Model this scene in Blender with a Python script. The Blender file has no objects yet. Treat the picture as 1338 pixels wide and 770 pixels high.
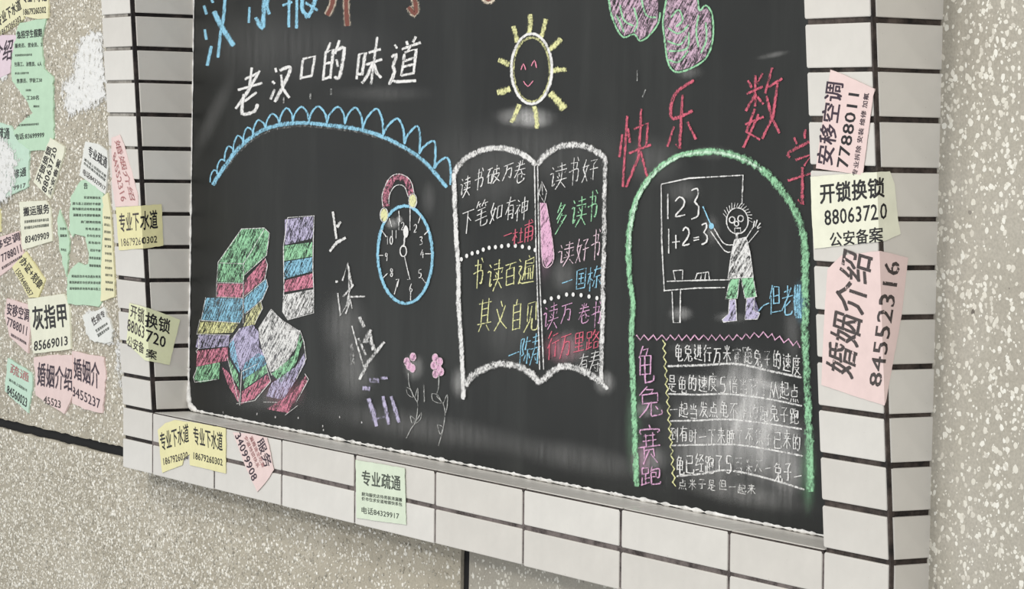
import bpy, bmesh, math, random
import numpy as np
from mathutils import Vector, Matrix, noise
random.seed(7); RS = np.random.RandomState(7)
SC = bpy.context.scene; COL = SC.collection
V = Vector
# ------------------------------------------------------------------ camera, light, exposure
W_, H_ = 1338, 770
FPX = 4103.948
CAM = V((3.96512, -1.82626, 0.38318)); YAW, PIT, ROL = 1.036912, -0.048964, 0.0190156
_f = V((-math.sin(YAW)*math.cos(PIT), math.cos(YAW)*math.cos(PIT), math.sin(PIT)))
_r = V((math.cos(YAW), math.sin(YAW), 0)); _u = _r.cross(_f)
R2 = _r*math.cos(ROL)+_u*math.sin(ROL); U2 = -_r*math.sin(ROL)+_u*math.cos(ROL)
cd = bpy.data.cameras.new('camera'); cam = bpy.data.objects.new('camera', cd); COL.objects.link(cam)
cd.sensor_width = 36; cd.lens = FPX/W_*36; cd.clip_start = .05; cd.clip_end = 60
U2 = (-_f).cross(R2)
cam.matrix_world = Matrix(((R2.x, U2.x, -_f.x, CAM.x), (R2.y, U2.y, -_f.y, CAM.y), (R2.z, U2.z, -_f.z, CAM.z), (0, 0, 0, 1)))
SC.camera = cam
wd = bpy.data.worlds.new('world'); SC.world = wd; wd.use_nodes = True
wd.node_tree.nodes['Background'].inputs[0].default_value = (.95, .98, 1, 1)
wd.node_tree.nodes['Background'].inputs[1].default_value = .84
def area(name, loc, target, size, power, col=(1, .97, .92), sy=None):
    l = bpy.data.lights.new(name, 'AREA'); l.shape = 'RECTANGLE'; l.size = size; l.size_y = sy or size; l.energy = power; l.color = col
    o = bpy.data.objects.new(name, l); COL.objects.link(o); o.location = loc
    o.rotation_euler = (V(target)-V(loc)).to_track_quat('-Z', 'Y').to_euler(); return o
area('ceiling_or_fill_light', (.9, -3.3, 1.75), (.8, 0, .2), .6, 36, sy=.4)
area('ceiling_or_fill_light', (.5, -2.2, 2.6), (.8, 0, .2), .45, 25, sy=.3)
area('ceiling_or_fill_light', (4.6, -2.6, 2.3), (.8, 0, .2), 1.4, 46)  # soft fill lamp added on the right to brighten reveal and side tiles
SC.view_settings.view_transform = 'Standard'; SC.view_settings.look = 'None'
SC.view_settings.exposure = -0.05; SC.view_settings.gamma = 1; SC.view_settings.use_curve_mapping = False
SC.cycles.transparent_max_bounces = 48

# ------------------------------------------------------------------ dimensions (metres), from the camera fit
D0, K, K2 = .05459, .07267, .0114
ROW, BROW, LW, XR, RW, WY = .04541, .04344, .10064, 1.55861, .10442, -.00927
TU = .2; ZB = -2*BROW; NROW = 15; ZT = NROW*ROW; GAP = .0048
def fy(z): return -(D0+(K if z >= 0 else K2)*z)
def ray(u, v): return (_f + R2*((u-W_/2)/FPX) + U2*(-(v-H_/2)/FPX))
def hit(u, v, n, c):
    d = ray(u, v); return CAM + d*((c-n.dot(CAM))/n.dot(d))
NB = V((0, -1, 0)); NF = V((0, -1, -K)).normalized(); NL = V((0, -1, -K2)).normalized(); NX = V((1, 0, 0))
def on_board(u, v): return hit(u, v, NB, 0), NB
def on_wall(u, v): return hit(u, v, NB, -WY), NB
def on_front(u, v):
    c = NF.dot(V((0, -D0, 0))); p = hit(u, v, NF, c)
    if p.z < 0: p = hit(u, v, NL, NL.dot(V((0, -D0, 0)))); return p, NL
    return p, NF
def on_left(u, v):
    p, n = on_front(u, v)
    if p.x > 0: return hit(u, v, NX, 0), NX
    return p, n
def on_right(u, v):
    p, n = on_front(u, v)
    if p.x > XR+RW: return hit(u, v, NX, XR+RW), NX
    return p, n
def proj(p):
    d = p-CAM; w = d.dot(_f); return W_/2+FPX*d.dot(R2)/w, H_/2-FPX*d.dot(U2)/w

# ------------------------------------------------------------------ materials
def srgb(c):
    return tuple(((x/255)/12.92 if x/255 <= .04045 else ((x/255+.055)/1.055)**2.4) for x in c[:3])+(1,)
class NT:
    def __init__(s, name):
        s.m = bpy.data.materials.new(name); s.m.use_nodes = True; s.t = s.m.node_tree; s.n = s.t.nodes
        s.b = s.n['Principled BSDF']; s.out = s.n['Material Output']; s.co = s.n.new('ShaderNodeTexCoord').outputs['Object']
    def L(s, a, b): s.t.links.new(a, b)
    def set(s, k, v):
        if hasattr(v, 'links'): s.L(v, s.b.inputs[k])
        else: s.b.inputs[k].default_value = v
    def noise(s, sc, det=4, rough=.6, vec=None, out='Fac'):
        n = s.n.new('ShaderNodeTexNoise'); n.inputs['Scale'].default_value = sc; n.inputs['Detail'].default_value = det; n.inputs['Roughness'].default_value = rough
        s.L(vec or s.co, n.inputs['Vector']); return n.outputs[out]
    def mapping(s, scale, rot=(0, 0, 0)):
        m = s.n.new('ShaderNodeMapping'); m.inputs['Scale'].default_value = scale; m.inputs['Rotation'].default_value = rot; s.L(s.co, m.inputs['Vector']); return m.outputs[0]
    def ramp(s, fac, stops):
        r = s.n.new('ShaderNodeValToRGB'); e = r.color_ramp.elements
        while len(e) < len(stops): e.new(.5)
        for i, (p, c) in enumerate(stops): e[i].position = p; e[i].color = c if len(c) == 4 else tuple(c)+(1,)
        s.L(fac, r.inputs[0]); return r.outputs[0]
    def mix(s, f, a, b, mode='MIX'):
        x = s.n.new('ShaderNodeMix'); x.data_type = 'RGBA'; x.blend_type = mode
        for k, v in ((0, f), (6, a), (7, b)):
            if hasattr(v, 'links'): s.L(v, x.inputs[k])
            else: x.inputs[k].default_value = v
        return x.outputs[2]
    def math(s, op, a, b=0., c=None, clamp=False):
        x = s.n.new('ShaderNodeMath'); x.operation = op; x.use_clamp = clamp
        for k, v in ((0, a), (1, b), (2, c)):
            if v is None: continue
            if hasattr(v, 'links'): s.L(v, x.inputs[k])
            else: x.inputs[k].default_value = v
        return x.outputs[0]
    def bump(s, h, st, dist=.001):
        b = s.n.new('ShaderNodeBump'); b.inputs['Strength'].default_value = st; b.inputs['Distance'].default_value = dist
        s.L(h, b.inputs['Height']); s.L(b.outputs[0], s.b.inputs['Normal'])
    def attr(s, name, out='Fac'):
        a = s.n.new('ShaderNodeAttribute'); a.attribute_name = name; return a.outputs[out]
def g(x): return (x, x, x, 1)

def tile_mat():
    t = NT('glazed_tile'); rnd = t.n.new('ShaderNodeObjectInfo').outputs['Random']
    base = t.mix(rnd, srgb((211, 207, 200)), srgb((202, 197, 189)))
    st = t.ramp(t.noise(14, 5, .65), [(.35, g(.88)), (.62, g(1))])
    c = t.mix(.7, base, st, 'MULTIPLY')
    sp = t.ramp(t.noise(260, 2, .5), [(.2, srgb((120, 105, 85))), (.26, g(1))])
    t.set('Base Color', t.mix(.35, c, sp, 'MULTIPLY')); t.set('Roughness', .3); t.bump(t.noise(9, 2), .12, .003)
    t.b.inputs['Specular IOR Level'].default_value = .4
    return t.m
def grout_mat(name, a, b, cc):
    t = NT(name); n = t.noise(38, 5, .7)
    t.set('Base Color', t.ramp(n, [(.38, srgb(a)), (.52, srgb(b)), (.68, srgb(cc))])); t.set('Roughness', .9); t.bump(t.noise(300, 3), .6, .001); return t.m
def plaster_mat():
    t = NT('white_plaster'); t.set('Base Color', t.ramp(t.noise(60, 5, .7), [(.3, srgb((180, 178, 174))), (.6, srgb((238, 236, 232)))])); t.set('Roughness', .85); t.bump(t.noise(250, 4), .6, .001); return t.m
def wall_mat(name, a, b, c):
    t = NT(name); n1 = t.noise(5, 6, .6); n2 = t.noise(350, 3, .6)
    base = t.ramp(n1, [(.3, srgb(a)), (.55, srgb(b)), (.75, srgb(c))])
    fine = t.ramp(n2, [(.3, g(.8)), (.7, g(1.08))])
    t.set('Base Color', t.mix(.8, base, fine, 'MULTIPLY')); t.set('Roughness', .8); t.bump(n2, .5, .0012); return t.m
def stone_mat(name, stops, rough=.55):
    t = NT(name); a = t.attr('tone'); t.set('Base Color', t.ramp(a, [(p, srgb(c)) for p, c in stops])); t.set('Roughness', rough); return t.m
def board_mat():
    t = NT('blackboard_paint'); n = t.noise(3.2, 6, .6); st = t.noise(6, 6, .7, t.mapping((1, 1, .12), (0, .35, 0)))
    c = t.ramp(n, [(.3, srgb((27, 28, 27))), (.7, srgb((40, 41, 39)))])
    c2 = t.mix(t.ramp(st, [(.5, g(0)), (.8, g(.13))]), c, srgb((112, 114, 110)))
    t.set('Base Color', c2); t.set('Roughness', .5); t.b.inputs['Specular IOR Level'].default_value = .22; t.bump(t.noise(500, 2), .15, .0004); return t.m
def chalk_mat(name, kn, da, db):
    t = NT(name); col = t.attr('chalk', 'Color'); d = t.attr('dens')
    n = t.noise(430, 4, .75); n3 = t.noise(150, 2, .5)
    m1 = t.mapping((1, 1, 1), (0, -.75, 0)); m2 = t.n.new('ShaderNodeMapping'); m2.inputs['Scale'].default_value = (3.6, 3, .45); t.L(m1, m2.inputs['Vector'])
    n4 = t.noise(115, 3, .6, m2.outputs[0])
    s = t.math('ADD', t.math('MULTIPLY', n, .62), t.math('ADD', t.math('MULTIPLY', n3, .3), t.math('MULTIPLY', n4, kn))); s = t.math('SUBTRACT', s, .46+.5*kn)
    a = t.math('ADD', t.math('MULTIPLY', s, 5.2), t.math('MULTIPLY_ADD', d, da, db), clamp=True)
    a = t.math('MULTIPLY', a, .9)
    t.set('Base Color', col); t.set('Roughness', .95); t.b.inputs['Specular IOR Level'].default_value = .1; t.set('Alpha', a); return t.m
def dust_mat():
    t = NT('chalk_dust'); col = t.attr('chalk', 'Color'); d = t.attr('dens')
    n = t.noise(34, 6, .7, t.mapping((2.6, 1, .35), (0, .3, 0))); n2 = t.noise(420, 3, .7)
    m = t.math('ADD', t.math('MULTIPLY', n, 1.7), t.math('MULTIPLY', n2, .7)); m = t.math('SUBTRACT', m, .62, clamp=True)
    a = t.math('MULTIPLY', m, t.math('MULTIPLY', d, 1.35), clamp=True)
    t.set('Base Color', col); t.set('Roughness', 1); t.b.inputs['Specular IOR Level'].default_value = .05; t.set('Alpha', a); return t.m
def paper_mat():
    t = NT('sticker_paper'); col = t.attr('chalk', 'Color'); n = t.noise(45, 5, .65); n2 = t.noise(16, 3)
    c = t.mix(.55, col, t.ramp(n, [(.3, g(.84)), (.65, g(1.0))]), 'MULTIPLY')
    t.set('Base Color', c); t.set('Roughness', .65); t.bump(n2, .35, .002); return t.m
def ink_mat(name, c, wear):
    t = NT(name); t.set('Base Color', srgb(c)); t.set('Roughness', .6)
    a = t.ramp(t.noise(170, 4, .7), [(wear-.06, g(0)), (wear+.04, g(1))]); t.set('Alpha', a); return t.m
def paint_mat():
    t = NT('flaking_whitewash'); t.set('Base Color', t.ramp(t.noise(90, 5, .7), [(.34, srgb((170, 166, 156))), (.46, srgb((222, 221, 218)))])); t.set('Roughness', .9)
    e = t.attr('dens'); a = t.math('ADD', t.math('MULTIPLY', t.math('SUBTRACT', t.noise(110, 5, .75), .5), 9), t.math('MULTIPLY_ADD', e, 2.6, -.8), clamp=True)
    t.set('Alpha', a); t.bump(t.noise(140, 3), .8, .0015); return t.m
def plain(name, c, rough=.9):
    t = NT(name); t.set('Base Color', srgb(c)); t.set('Roughness', rough); return t.m
M = dict(tile=tile_mat(), grout=grout_mat('dark_grout', (18, 13, 12), (34, 27, 25), (70, 61, 56)), groutm=grout_mat('brown_grout', (24, 19, 17), (60, 51, 46), (88, 78, 72)), groutf=grout_mat('front_grout', (50, 42, 40), (100, 91, 88), (118, 108, 104)),
         groutl=grout_mat('pale_grout', (110, 104, 98), (150, 145, 138), (172, 168, 160)), plaster=plaster_mat(),
         wallc=wall_mat('coarse_cement', (160, 152, 135), (177, 169, 152), (192, 185, 170)), walls=wall_mat('smooth_cement', (160, 153, 140), (172, 166, 153), (182, 176, 165)),
         wallm=wall_mat('brown_cement', (126, 116, 97), (142, 132, 112), (152, 143, 124)),
         chip=stone_mat('stone_chips', [(0, (140, 134, 120)), (.2, (180, 173, 157)), (.6, (204, 198, 184)), (1, (241, 237, 227))]),
         chipw=stone_mat('white_stone_chips', [(0, (70, 62, 55)), (.04, (196, 190, 178)), (.5, (214, 209, 196)), (1, (228, 225, 215))], .5),
         board=board_mat(), chalk=chalk_mat('chalk', .25, 1.35, -.42), chalkfill=chalk_mat('scribbled_chalk', .7, 1.7, -.42), dust=dust_mat(), paper=paper_mat(), paint=paint_mat(),
         void=plain('joint_void_shade', (7, 6, 6)),  # near black paints the shade inside the open joints
         ink=ink_mat('black_ink', (24, 22, 24), .27), inkworn=ink_mat('worn_ink', (66, 58, 56), .41), inkpurple=ink_mat('purple_black_ink', (52, 36, 50), .31),
         inkred=ink_mat('faded_red_ink', (176, 120, 118), .44), inkgrey=ink_mat('small_grey_ink', (70, 76, 66), .34))

# ------------------------------------------------------------------ object helpers
def link(name, me, parent=None, mat=None):
    o = bpy.data.objects.new(name, me); COL.objects.link(o)
    if me is not None and mat: me.materials.append(mat)
    if parent: o.parent = parent
    return o
def mesh(verts, faces):
    me = bpy.data.meshes.new('m'); me.from_pydata([tuple(v) for v in verts], [], faces); me.update(); return me
def tag(o, label=None, cat=None, group=None, kind=None):
    for k, v in (('label', label), ('category', cat), ('group', group), ('kind', kind)):
        if v: o[k] = v
    return o
def hexa(c):   # 8 corners: bottom ring 0-3, top ring 4-7
    return mesh(c, [(0, 3, 2, 1), (4, 5, 6, 7), (0, 1, 5, 4), (1, 2, 6, 5), (2, 3, 7, 6), (3, 0, 4, 7)])

# ------------------------------------------------------------------ the wall: thick terrazzo panels with open joints
gz_t = on_wall(0, 546)[0].z, on_wall(158, 585)[0].z
zt = (gz_t[0]+gz_t[1])/2; zbm = (on_wall(0, 561)[0].z+on_wall(158, 595)[0].z)/2
gx0, gx1 = on_wall(602, 745)[0].x, on_wall(613, 745)[0].x
XA, XB, ZLO, ZHI = -1.3, 2.6, -.75, 1.15
def slab(name, outline, mat, parent, front=WY, back=.03, n_edge=40, jag=0.):
    pts = []
    for i, a in enumerate(outline):
        b = outline[(i+1) % len(outline)]; a, b = V(a), V(b); L = (b-a).length; n = max(1, int(L/.012)) if jag else 1
        for k in range(n):
            p = a.lerp(b, k/n); s = noise.noise(V((p.x*45, p.y*45, 3)))*jag + noise.noise(V((p.x*170, p.y*170, 9)))*jag*.5
            d = (b-a).normalized(); pts.append((p.x-d.y*s, p.y+d.x*s))
    N = len(pts)
    vs = [(x, front, z) for x, z in pts]+[(x, back, z) for x, z in pts]
    fs = [tuple(range(N)), tuple(range(2*N-1, N-1, -1))]+[(i, i+N, (i+1) % N+N, (i+1) % N) for i in range(N)]
    me = mesh(vs, fs); bm = bmesh.new(); bm.from_mesh(me); bmesh.ops.recalc_face_normals(bm, faces=bm.faces); bmesh.ops.triangulate(bm, faces=[f for f in bm.faces if len(f.verts) > 4]); bm.to_mesh(me); bm.free()
    return link(name, me, parent, mat)
wall = link('wall_back', hexa([(XA, .03, ZLO), (XB, .03, ZLO), (XB, .06, ZLO), (XA, .06, ZLO), (XA, .03, ZHI), (XB, .03, ZHI), (XB, .06, ZHI), (XA, .06, ZHI)]), None, M['void'])
tag(wall, 'pebbled cement wall behind the blackboard with dark open joints', kind='structure')
p_ul = slab('wall_panel', [(XA, zt), (gx0, zt), (gx0, -.03), (-.03, -.03), (-.03, ZHI), (XA, ZHI)], M['wallc'], wall, jag=.002)
p_ll = slab('wall_panel', [(XA, ZLO), (gx0, ZLO), (gx0, zbm), (XA, zbm)], M['wallc'], wall, jag=.002)
p_r = slab('wall_panel', [(gx1, ZLO), (XB, ZLO), (XB, ZHI), (XR+RW-.03, ZHI), (XR+RW-.03, -.03), (gx1, -.03)], M['walls'], wall, jag=.0018)
p_ul['label'] = 'upper left wall panel covered in coarse pebbles'; p_ll['label'] = 'lower left wall panel below the dark joint'; p_r['label'] = 'smooth right wall panel with white stone chips'

shade_boxes = [(XA, gx0, zbm-.003, zt+.003), (gx0-.003, gx1+.003, ZLO, -.04)]  # black boxes set in the open joints, their colour stands for the shade
for x0, x1, z0, z1 in shade_boxes:
    link('joint_shade_box', hexa([(x0, WY+.0045, z0), (x1, WY+.0045, z0), (x1, .03, z0), (x0, .03, z0), (x0, WY+.0045, z1), (x1, WY+.0045, z1), (x1, .03, z1), (x0, .03, z1)]), wall, M['void'])
ICO_V = []; ph = (1+5**.5)/2
for a in (-1, 1):
    for b in (-ph, ph): ICO_V += [(0, a, b), (a, b, 0), (b, 0, a)]
ICO_V = np.array(ICO_V)/np.linalg.norm([1, ph])
_bm = bmesh.new(); [_bm.verts.new(v) for v in ICO_V]; bmesh.ops.convex_hull(_bm, input=_bm.verts); _bm.verts.index_update()
ICO_V = np.array([v.co[:] for v in _bm.verts]); ICO_F = np.array([[v.index for v in f.verts] for f in _bm.faces]); _bm.free()
def stones(name, n, x0, x1, z0, z1, reject, smin, smax, flat, proud, mat, parent, tone_pow=1.0, dens=None):
    P = np.column_stack([RS.uniform(x0, x1, n), RS.uniform(z0, z1, n)])
    keep = np.array([not reject(x, z) and (dens is None or dens(x, z)) for x, z in P]); P = P[keep]; n = len(P)
    s = RS.uniform(0, 1, n)**1.8*(smax-smin)+smin
    el = RS.uniform(.55, 1, n); ang = RS.uniform(0, math.pi, n); nv = len(ICO_V)
    B = np.repeat(ICO_V[None], n, 0)*(1+RS.uniform(-.3, .3, (n, nv, 1)))
    # random spin of the blob, then flatten into the wall
    q = RS.uniform(0, 6.28, n); c, si = np.cos(q)[:, None], np.sin(q)[:, None]
    bx = B[:, :, 0]*c-B[:, :, 1]*si; by = B[:, :, 0]*si+B[:, :, 1]*c; bz = B[:, :, 2]
    lx = bx*s[:, None]; lz = bz*(s*el)[:, None]
    c, si = np.cos(ang)[:, None], np.sin(ang)[:, None]
    X = P[:, :1]+lx*c-lz*si; Z = P[:, 1:]+lx*si+lz*c
    Y = np.clip(by*flat, -1, 1)*proud; Y = WY+Y*RS.uniform(.6, 1., (n, 1))
    vs = np.stack([X, Y, Z], 2).reshape(-1, 3)
    F = (ICO_F[None]+(np.arange(n)*nv)[:, None, None]).reshape(-1, 3)
    me = bpy.data.meshes.new('m'); me.vertices.add(len(vs)); me.vertices.foreach_set('co', vs.ravel())
    me.loops.add(F.size); me.loops.foreach_set('vertex_index', F.ravel().astype(np.int32))
    me.polygons.add(len(F)); me.polygons.foreach_set('loop_start', np.arange(0, F.size, 3, dtype=np.int32)); me.polygons.foreach_set('loop_total', np.full(len(F), 3, np.int32))
    me.update(); me.validate()
    a = me.attributes.new('tone', 'FLOAT', 'POINT'); a.data.foreach_set('value', np.repeat(RS.uniform(0, 1, n)**tone_pow, nv).astype(np.float32))
    me.polygons.foreach_set('use_smooth', np.ones(len(F), bool))
    o = link(name, me, parent, mat); tag(o, kind='stuff')
    if flat > 2: me.polygons.foreach_set('use_smooth', np.zeros(len(F), bool))
    return o
inframe = lambda x, z: (-.06 < x < XR+RW-.05 and z > -.05)
injoint = lambda x, z: (zbm-.002 < z < zt+.002 and x < gx1) or (gx0-.002 < x < gx1+.002)
clus = lambda k, lo: (lambda x, z: noise.noise(V((x*k, z*k, 1)))+RS.uniform(-.5, .5) > lo)
stones('pebbles', 36000, -.88, .02, zt+.002, .82, lambda x, z: inframe(x, z) or injoint(x, z), .0015, .0040, 1.0, .0013, M['chip'], p_ul)
stones('pebbles', 36000, -.88, gx0-.002, -.40, zbm-.002, injoint, .0015, .0038, 1.0, .0012, M['chip'], p_ll, dens=lambda x, z: x < .05 or RS.uniform() < max(.35, .95-1.0*x))
stones('stone_chips', 12000, gx1+.004, 2.25, -.42, -.05, injoint, .001, .0038, 4., .0002, M['chipw'], p_r, .8, dens=clus(9, -.15))
stones('stone_chips', 15000, XR+RW-.03, 2.25, -.05, .82, injoint, .001, .0040, 4., .0002, M['chipw'], p_r, .8, dens=clus(9, -.2))

# ------------------------------------------------------------------ tiled frame
frame = link('tiled_frame', None); frame.location = (0, 0, 0)
tag(frame, 'frame of cream glazed tiles with dark joints around the blackboard', 'frame')
def prism(x0, x1, zs, name, mat, parent, inset=.003, back=0.02):
    vs, fs = [], []
    for z in zs:
        y = fy(z)+inset
        vs += [(x0, y, z), (x1, y, z), (x1, back, z), (x0, back, z)]
    n = len(zs)
    for i in range(n-1):
        a = i*4; b = a+4
        fs += [(a, a+1, b+1, b), (a+1, a+2, b+2, b+1), (a+2, a+3, b+3, b+2), (a+3, a, b, b+3)]
    fs += [(0, 3, 2, 1), (4*n-4, 4*n-3, 4*n-2, 4*n-1)]
    return link(name, mesh(vs, fs), parent, mat)
i_ = .003
prism(-LW+i_, -i_, [ZB+i_, 0, ZT], 'mortar_bed', M['grout'], frame)
prism(XR+i_, XR+RW-i_, [ZB+i_, 0, ZT], 'mortar_bed', M['groutm'], frame, inset=.0022)
b_ = prism(-i_, XR+i_, [ZB+i_, -i_], 'mortar_bed', M['groutf'], frame, inset=.0014)
def tile(P, nrm, U, Vv, u0, u1, v0, v1, name='tile', slant=None):
    # tile on a plane: origin P, axes U,Vv; spans u0..u1, v0..v1 (already with the joint taken off)
    j = lambda: random.uniform(-.0006, .0006)
    u0 += j(); u1 += j(); v0 += j(); v1 += j(); t = .0065; off = random.uniform(-.0003, .0003)
    def ring(ins, depth, cut):
        a0, a1, b0, b1 = u0+ins, u1-ins, v0+ins, v1-ins; c = cut
        return [P+U*a+Vv*b-nrm*(depth-off) for a, b in ((a0+c, b0), (a1-c, b0), (a1, b0+c), (a1, b1-c), (a1-c, b1), (a0+c, b1), (a0, b1-c), (a0, b0+c))]
    vs = ring(0, t, .0012)+ring(0, .0011, .0012)+ring(.0004, .0003, .0013)+ring(.0012, 0, .0014)
    c0 = sum(vs, V())/len(vs); fs = []
    for r in range(3): fs += [(r*8+k, r*8+(k+1) % 8, r*8+8+(k+1) % 8, r*8+8+k) for k in range(8)]
    fs.append(tuple(range(24, 32))); fs.append(tuple(range(7, -1, -1)))
    me = mesh([v-c0 for v in vs], fs)
    if (me.polygons[24].normal).dot(nrm) < 0: me.flip_normals()
    o = link(name, me, frame, M['tile']); o.location = c0
    return o
G2 = GAP/2
X_ = V((1, 0, 0)); Z_ = V((0, 0, 1))
Vup = V((0, -K, 1)).normalized(); ls = math.sqrt(1+K*K)
Vlo = V((0, -K2, 1)).normalized(); ls2 = math.sqrt(1+K2*K2)
Of = V((0, -D0, 0))
for r in range(NROW):
    a, b = r*ROW*ls+G2, (r+1)*ROW*ls-G2
    tile(Of, NF, X_, Vup, -LW, -.0034, a, b)
    tile(Of, NF, X_, Vup, XR+.001, XR+RW-.003, a, b)
    for xx, mm in ((0, 'grout'), (XR+RW, 'groutm')):   # grout packed into the corner between front and side tiles
        z0, z1 = r*ROW, (r+1)*ROW; q = [(xx-.0036, .0012), (xx-.0008, .0012), (xx-.0008, .0075), (xx-.0036, .0075)]
        link('corner_grout', hexa([(a_, fy(z0)+b_, z0) for a_, b_ in q]+[(a_, fy(z1)+b_, z1) for a_, b_ in q]), frame, M[mm])
def sidetile(x, z0, z1, sgn=1):
    t = .0065
    ya0, ya1 = fy(z0)+(.0068 if x < .5 else .0052), fy(z1)+(.0068 if x < .5 else .0052); yb = .004 if x < .5 else WY+.001
    # side-facing tile, trapezoid: tapered because the frame leans out towards the top
    def ring(ins, depth): return [V((x-depth, ya0+ins, z0+ins)), V((x-depth, yb-ins, z0+ins)), V((x-depth, yb-ins, z1-ins)), V((x-depth, ya1+ins, z1-ins))]
    vs = ring(0, t)+ring(0, .001)+ring(.0004, .0003)+ring(.001, 0); c0 = sum(vs, V())/len(vs); fs = []
    for r in range(3): fs += [(r*4+k, r*4+(k+1) % 4, r*4+4+(k+1) % 4, r*4+4+k) for k in range(4)]
    fs += [(12, 13, 14, 15), (3, 2, 1, 0)]
    me = mesh([v-c0 for v in vs], fs); me.flip_normals() if me.polygons[12].normal.x < 0 else None
    o = link('tile', me, frame, M['tile']); o.location = c0+V((random.uniform(-.0003, .0002), 0, 0))
for r in range(NROW):
    j1, j2 = random.uniform(-.0007, .0007), random.uniform(-.0007, .0007)
    if True: sidetile(0, r*ROW+G2+j1+.0005, (r+1)*ROW-G2+j2)
    sidetile(XR+RW, r*ROW+G2+j1, (r+1)*ROW-G2+j2)
for r in range(2):
    z1, z0 = -r*BROW, -(r+1)*BROW
    sidetile(XR+RW, z0+G2, z1-G2)
    for k, (a, b) in enumerate([(-LW, 0)]+[(i*TU, (i+1)*TU) for i in range(7)]+[(7*TU, XR), (XR, XR+RW-.001)]):
        tile(Of, NL, X_, Vlo, a+(G2 if k else 0), b-G2, z0*ls2+(G2 if r == 0 else .001), z1*ls2-(G2 if r else .002))
for z0, z1 in ((ZB+.001, 0),):
    for xx, mm in ((XR+RW, 'groutm'),):
        q = [(xx-.0030, .0012), (xx-.0008, .0012), (xx-.0008, .0075), (xx-.0030, .0075)]
        link('corner_grout', hexa([(a_, fy(z0)+b_, z0) for a_, b_ in q]+[(a_, fy(z1)+b_, z1) for a_, b_ in q]), frame, M[mm])
yl = -(D0-.0008)
link('ledge_joint', hexa([(0, yl, -.004), (XR, yl, -.004), (XR, yl+.003, -.004), (0, yl+.003, -.004), (0, yl, -.0007), (XR, yl, -.0007), (XR, yl+.003, -.0007), (0, yl+.003, -.0007)]), frame, M['groutm'])
for i in range(8):   # the ledge under the blackboard
    x0, x1 = i*TU+G2*.5, min((i+1)*TU, XR)-G2*.5
    me_o = tile(V((0, 0, 0)), Z_, X_, V((0, -1, 0)), x0, x1, -.003, D0-.0022)
# pale grout smeared into the joints of the left upright
for r in range(0, NROW):
    z = r*ROW; zz0, zz1 = z-G2+.0004, z+G2-.0004
    if r in (0, 1): continue
    x0 = -LW+.004 if r not in (7, 6, 4, 3, 2) else -LW+.03*random.random()+.01; x1 = -.012 - random.random()*.02
    vs = []
    for zz in (zz0, zz1): vs += [(x0, fy(zz)+.0022, zz), (x1, fy(zz)+.0022, zz), (x1, fy(zz)+.006, zz), (x0, fy(zz)+.006, zz)]
    link('grout_strip', hexa(vs), frame, M['groutl'] if r > 6 else M['groutf'])
# plaster bead where the tiles meet the board: ragged tubes
def bead(path, rad, name, mat, seed=0, step=.004):
    vs, fs = [], []; rings = 0
    for i in range(len(path)-1):
        a, b = V(path[i]), V(path[i+1]); n = int((b-a).length/step)
        for k in range(n+(i == len(path)-2)):
            p = a.lerp(b, k/n); q = p*70; s = rad*(.75+.9*noise.noise(q+V((seed, 0, 0)))+.5*noise.noise(p*260))
            s = max(s, rad*.12); d = (b-a).normalized(); e1 = d.cross(V((0, 1, 0))).normalized(); e2 = V((0, -1, 0))
            for m in range(6):
                t = m/6*2*math.pi; vs.append(p+e1*math.cos(t)*s+e2*math.sin(t)*s*.7)
            rings += 1
    for r in range(rings-1): fs += [(r*6+m, r*6+(m+1) % 6, r*6+6+(m+1) % 6, r*6+6+m) for m in range(6)]
    me = mesh(vs, fs); bm = bmesh.new(); bm.from_mesh(me); bmesh.ops.recalc_face_normals(bm, faces=bm.faces); bm.to_mesh(me); bm.free()
    o = link(name, me, frame, mat); [setattr(p, 'use_smooth', True) for p in me.polygons]; return o
o = bead([(.012, -.001, .0026), (XR, -.001, .0022)], .0023, 'plaster_bead', M['plaster']); o['label'] = 'ragged white plaster line along the ledge'
o = bead([(.0012, -.001, .3), (.0012, -.001, ZT)], .0014, 'plaster_bead', M['plaster'], 5)
o = bead([(.0015, -.001, .04), (.0012, -.001, .3)], .0022, 'plaster_bead', M['plaster'], 8)
o = bead([(.002, -.001, .06), (.003, -.001, .02), (.008, -.001, .008), (.03, -.001, .0025)], .0042, 'plaster_bead', M['plaster'], 11); o['label'] = 'thick white plaster rounding the lower left corner'

# ------------------------------------------------------------------ the blackboard
board = link('blackboard', None); tag(board, 'dark blackboard covered in coloured chalk drawings and handwriting', 'blackboard')
surf = link('writing_surface', hexa([(-.02, 0, -.02), (XR+.02, 0, -.02), (XR+.02, .02, -.02), (-.02, .02, -.02), (-.02, 0, ZT), (XR+.02, 0, ZT), (XR+.02, .02, ZT), (-.02, .02, ZT)]), board, M['board'])

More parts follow.
